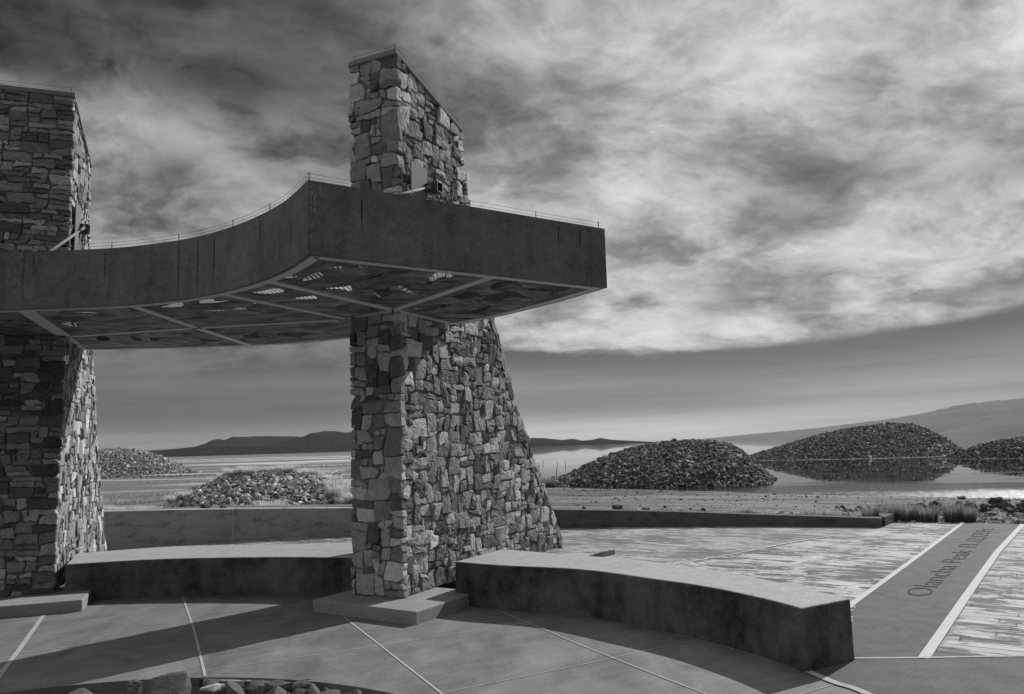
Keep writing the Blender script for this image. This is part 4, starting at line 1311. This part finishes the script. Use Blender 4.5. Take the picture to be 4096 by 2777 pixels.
# ------------------------------------------------------------------ grasses and shrubs
def blades(n, radius, height, rng, lean=.5, width=.006, tone=(.16, .36), droop=.5):
    V, F, T = [], [], []
    for _ in range(n):
        a = rng.uniform(0, 6.283); q = radius * math.sqrt(rng.random()) * .55
        bx, by = q * math.cos(a), q * math.sin(a)
        a2 = a + rng.gauss(0, .7); h_ = height * rng.uniform(.45, 1.05); ln = lean * rng.uniform(.2, 1.0) * h_
        dxy = Vector((math.cos(a2), math.sin(a2), 0)); sd_ = Vector((-dxy.y, dxy.x, 0)).lerp(Vector((rng.gauss(0, 1), rng.gauss(0, 1), 0)), .5).normalized()
        tn = rng.uniform(*tone)
        P = [Vector((bx, by, 0)) + dxy * ln * t_ ** 1.7 + Vector((0, 0, h_ * (t_ - droop * .35 * t_ ** 3))) for t_ in (0, .4, .75, 1)]
        o = len(V)
        for p, w_ in zip(P[:3], (1, .8, .5)): V += [tuple(p - sd_ * width * w_), tuple(p + sd_ * width * w_)]
        V.append(tuple(P[3]))
        F += [(o, o + 1, o + 3), (o, o + 3, o + 2), (o + 2, o + 3, o + 5), (o + 2, o + 5, o + 4), (o + 4, o + 5, o + 6)]
        T += [tn * .7] * 2 + [tn] * 2 + [tn * 1.15]
    return V, F, T


def tuft_proto(kind, seed):
    r_ = random.Random(seed)
    if kind == 'dry': return blades(170, .22, .42, r_, .55, .0045, (.26, .50))
    if kind == 'fluffy': return blades(700, .55, .62, r_, .75, .008, (.40, .70), .9)
    if kind == 'dark': return blades(800, .46, .58, r_, .5, .0042, (.09, .34), .6)
    if kind == 'spread': return blades(420, .60, .40, r_, .8, .012, (.24, .48), .8)


def make_tuft(name, kind, seed):
    V_, F_, T_ = tuft_proto(kind, seed)
    o = np_mesh(name, V_, F_, 'grass', T_); return o


used = {}
def place_tuft(kind, pos, sc, label, group, name, cat, rz=None):
    key = (kind, rng.randrange(4), name)
    if key in used:
        o = used[key].copy(); col.objects.link(o)
        for q in ('label', 'category', 'group', 'kind'):
            if q in o: del o[q]
    else:
        o = used[key] = make_tuft(name, kind, hash(kind) % 97 + key[1] if False else len(kind) * 7 + key[1])
    o.location = pos; o.rotation_euler = (0, 0, rng.uniform(0, 6.28) if rz is None else rz); o.scale = (sc[0], sc[0], sc[1])
    return tag(o, label, cat, group)


def W_(x_, y_): return (x_, y_, wall_h(x_) if x_ < 6.8 else -.02)


# dark brush at the end of the low wall
for i, (x_, y_, s_, h_, lab) in enumerate(((6.85, 15.75, .62, .62, 'dark brush clump touching the end of the low wall'), (7.12, 15.55, .75, .75, 'tall dark brush second from the end of the low wall'), (7.40, 15.45, .78, .80, 'dense dark brush in the middle of the row by the walkway'),
                                         (7.68, 15.22, .70, .74, 'dark brush with pale tips left of the gap in the row'), (8.05, 15.0, .62, .86, 'round dark bush standing at the corner of the walkway'), (8.28, 14.95, .55, .72, 'loose dark brush at the right end of the row'))):
    place_tuft('dark', (x_, y_, -.02), (s_, h_), lab, 'brush row beside the walkway', 'brush', 'bush')
lab_g = 'small dry grass tuft growing in the gravel behind the right end of the low wall'
for x_, y_, s_ in ((4.6, 16.4, .85), (4.72, 16.5, .8), (4.5, 16.6, .7), (5.1, 16.3, .5), (5.75, 15.9, .85), (5.9, 15.8, .8), (6.1, 15.9, .75), (6.2, 15.7, .7), (6.55, 15.6, .6), (5.65, 16.0, .7), (3.3, 16.9, .5)):
    place_tuft('dry', (x_, y_, verge_h(x_, y_) - .02), (s_ * .8, s_ * .92), lab_g, 'grass tufts in the gravel', 'grass_tuft', 'grass')
lab_g = 'thin dry tuft in the pale gravel in front of the riprap boulders'
for x_, y_, s_ in ((9.0, 15.2, .5), (9.3, 15.6, .6), (9.6, 14.6, .5), (9.95, 15.5, .7), (10.15, 15.0, .6), (9.1, 16.2, .6), (10.5, 14.5, .6), (8.7, 16.5, .5)):
    place_tuft('dry', (x_, y_, -.05), (s_ * .8, s_ * .75), lab_g, 'tufts in front of the riprap', 'grass_tuft', 'grass')
lab_g = 'sparse weed sprout behind the low wall next to the pointed rock'
for x_, y_, s_ in ((2.5, 17.2, .42), (2.9, 17.2, .5), (3.05, 17.3, .4), (1.6, 17.4, .36), (1.75, 17.3, .36)):
    place_tuft('dry', (x_, y_, verge_h(x_, y_) - .02), (s_ * .8, s_ * .8), lab_g, 'weeds behind the low wall', 'weed', 'weed')
# grass on and about the near mound
lab_g = 'pale feathery grass clump along the crest of the near rock mound'
for k in range(20):
    x_ = -12.2 + 6.0 * k / 19 + rng.uniform(-.15, .15); y_ = 32.7 + rng.uniform(-.4, .7)
    place_tuft('fluffy', (x_, y_, h5(x_, y_) - .08), (rng.uniform(.8, 1.1), rng.uniform(.75, 1.05)), lab_g, 'grass on the mound crest', 'grass_clump', 'grass')
lab_g = 'feathery pale grass at the right foot of the near rock mound'
for k in range(16):
    x_ = -7.3 + 1.9 * rng.random(); y_ = 30.2 + 2.2 * rng.random()
    place_tuft('fluffy', (x_, y_, max(h5(x_, y_), ground_h(x_, y_)) - .05), (rng.uniform(.9, 1.3), rng.uniform(1.1, 1.7)), lab_g, 'grass at the right foot of the mound', 'grass_clump', 'grass')
lab_g = 'pale grass sloping down at the left foot of the near rock mound'
for k in range(12):
    x_ = -15.6 + 3.0 * rng.random(); y_ = 29.4 + 2.6 * rng.random()
    place_tuft('fluffy', (x_, y_, max(h5(x_, y_), ground_h(x_, y_)) - .05), (rng.uniform(.8, 1.3), rng.uniform(.8, 1.3)), lab_g, 'grass at the left foot of the mound', 'grass_clump', 'grass')
for x_, y_, s_, h_, lab in ((-8.9, 29.3, 1.35, 1.30, 'big bushy pale shrub on the front of the near rock mound'), (-8.5, 29.2, .9, .95, 'darker shrub close right of the big pale one'), (-9.35, 29.1, .85, .95, 'shrub left of the big pale one on the mound front'),
                          (-10.3, 28.6, 1.0, 1.1, 'thin upright grass clump in front of the middle of the mound'), (-10.7, 28.5, .85, .9, 'wispy grass clump left of the thin upright one'), (-9.9, 28.6, .8, .85, 'wispy grass clump right of the thin upright one')):
    place_tuft('fluffy' if s_ > .95 else 'spread', (x_, y_, max(h5(x_, y_), -.6)), (s_, h_), lab, 'shrubs on the front of the mound', 'shrub', 'shrub')
place_tuft('fluffy', (-17.4, 74, -.62), (4.0, 1.5), 'lone round scrub bush on the flat beyond the mounds', None, 'scrub_bush', 'bush')
place_tuft('dark', (1.75, 45.0, -.75), (1.8, 1.5), 'reedy dark grass clump at the left foot of the dark shore mound', None, 'grass_clump', 'grass')
# strips of pale grass on the flat: one mass nobody could count
V_, F_, T_ = [], [], []
for (xa, ya, xb, yb, wd, n_, hh) in ((-21.5, 37.5, -13.5, 41.5, .9, 2600, .42), (-16.6, 29.4, -13.6, 30.6, .5, 700, .34), (-22.5, 45, -14, 48, .7, 900, .3), (-36, 118, -12, 125, 3.5, 900, .8), (-34, 66, -17, 70, 1.2, 700, .35)):
    r_ = random.Random(int(xa * 10))
    b_ = blades(n_, 1, hh, r_, .8, .011 * max(1, ya / 45), (.24, .46), .8)
    Vb, per = np.array(b_[0]), 7
    for k in range(n_):
        t_ = r_.random(); ox = xa + (xb - xa) * t_ + r_.gauss(0, .3); oy = ya + (yb - ya) * t_ + r_.gauss(0, wd)
        Vb[k * 7:(k + 1) * 7] += (ox, oy, ground_h(ox, oy) - .02)
    F_ += [tuple(i + len(V_) for i in f) for f in b_[1]]; V_ += [tuple(v) for v in Vb]; T_ += b_[2]
tag(np_mesh('dry_grass', V_, F_, 'grass', T_), 'strips of pale dry grass on the flat left of the middle pillar', 'grass', kind='stuff')

# marker posts standing in the shallow water
for x_, y_, h_, lab in ((3.45, 68, .42, 'nearest dark marker post in the shallows left of the shore mound'), (5.7, 92, .55, 'marker post farther out and rightmost of the group'), (5.0, 96, .38, 'short marker post left of the rightmost one'), (3.6, 105, .5, 'thin marker post in the middle of the group'), (2.4, 82, .45, 'marker post close beside the stone pillar edge'), (2.9, 100, .4, 'small far marker post behind the nearest one')):
    p_ = MB(); p_.tube([(x_, y_, -1.2), (x_, y_, -.8 + h_ * .9)], .030, 8); p_.tube([(x_, y_, -.8 + h_ * .9), (x_, y_, -.8 + h_)], .04, 8)
    tag(p_.build('marker_post', 'dark_metal'), lab, 'post', 'marker posts in the lake')
# ------------------------------------------------------------------ the air between here and the far mountains
hz = MB(); hz.prism([(-16500, -14500), (16500, -14500), (16500, 16500), (-16500, 16500)], -75, 660)
m = bpy.data.materials.new('haze'); m.use_nodes = True; nt = m.node_tree; nt.nodes.clear()
pv = nt.nodes.new('ShaderNodeVolumePrincipled'); pv.inputs['Color'].default_value = (.9, .9, .9, 1); pv.inputs['Density'].default_value = 1.1e-5
pv.inputs['Anisotropy'].default_value = 0.2
mo = nt.nodes.new('ShaderNodeOutputMaterial'); nt.links.new(pv.outputs[0], mo.inputs['Volume'])
M['haze'] = m
tag(hz.build('haze', 'haze'), 'thin pale haze over the lake and the far mountains', 'haze', kind='stuff')
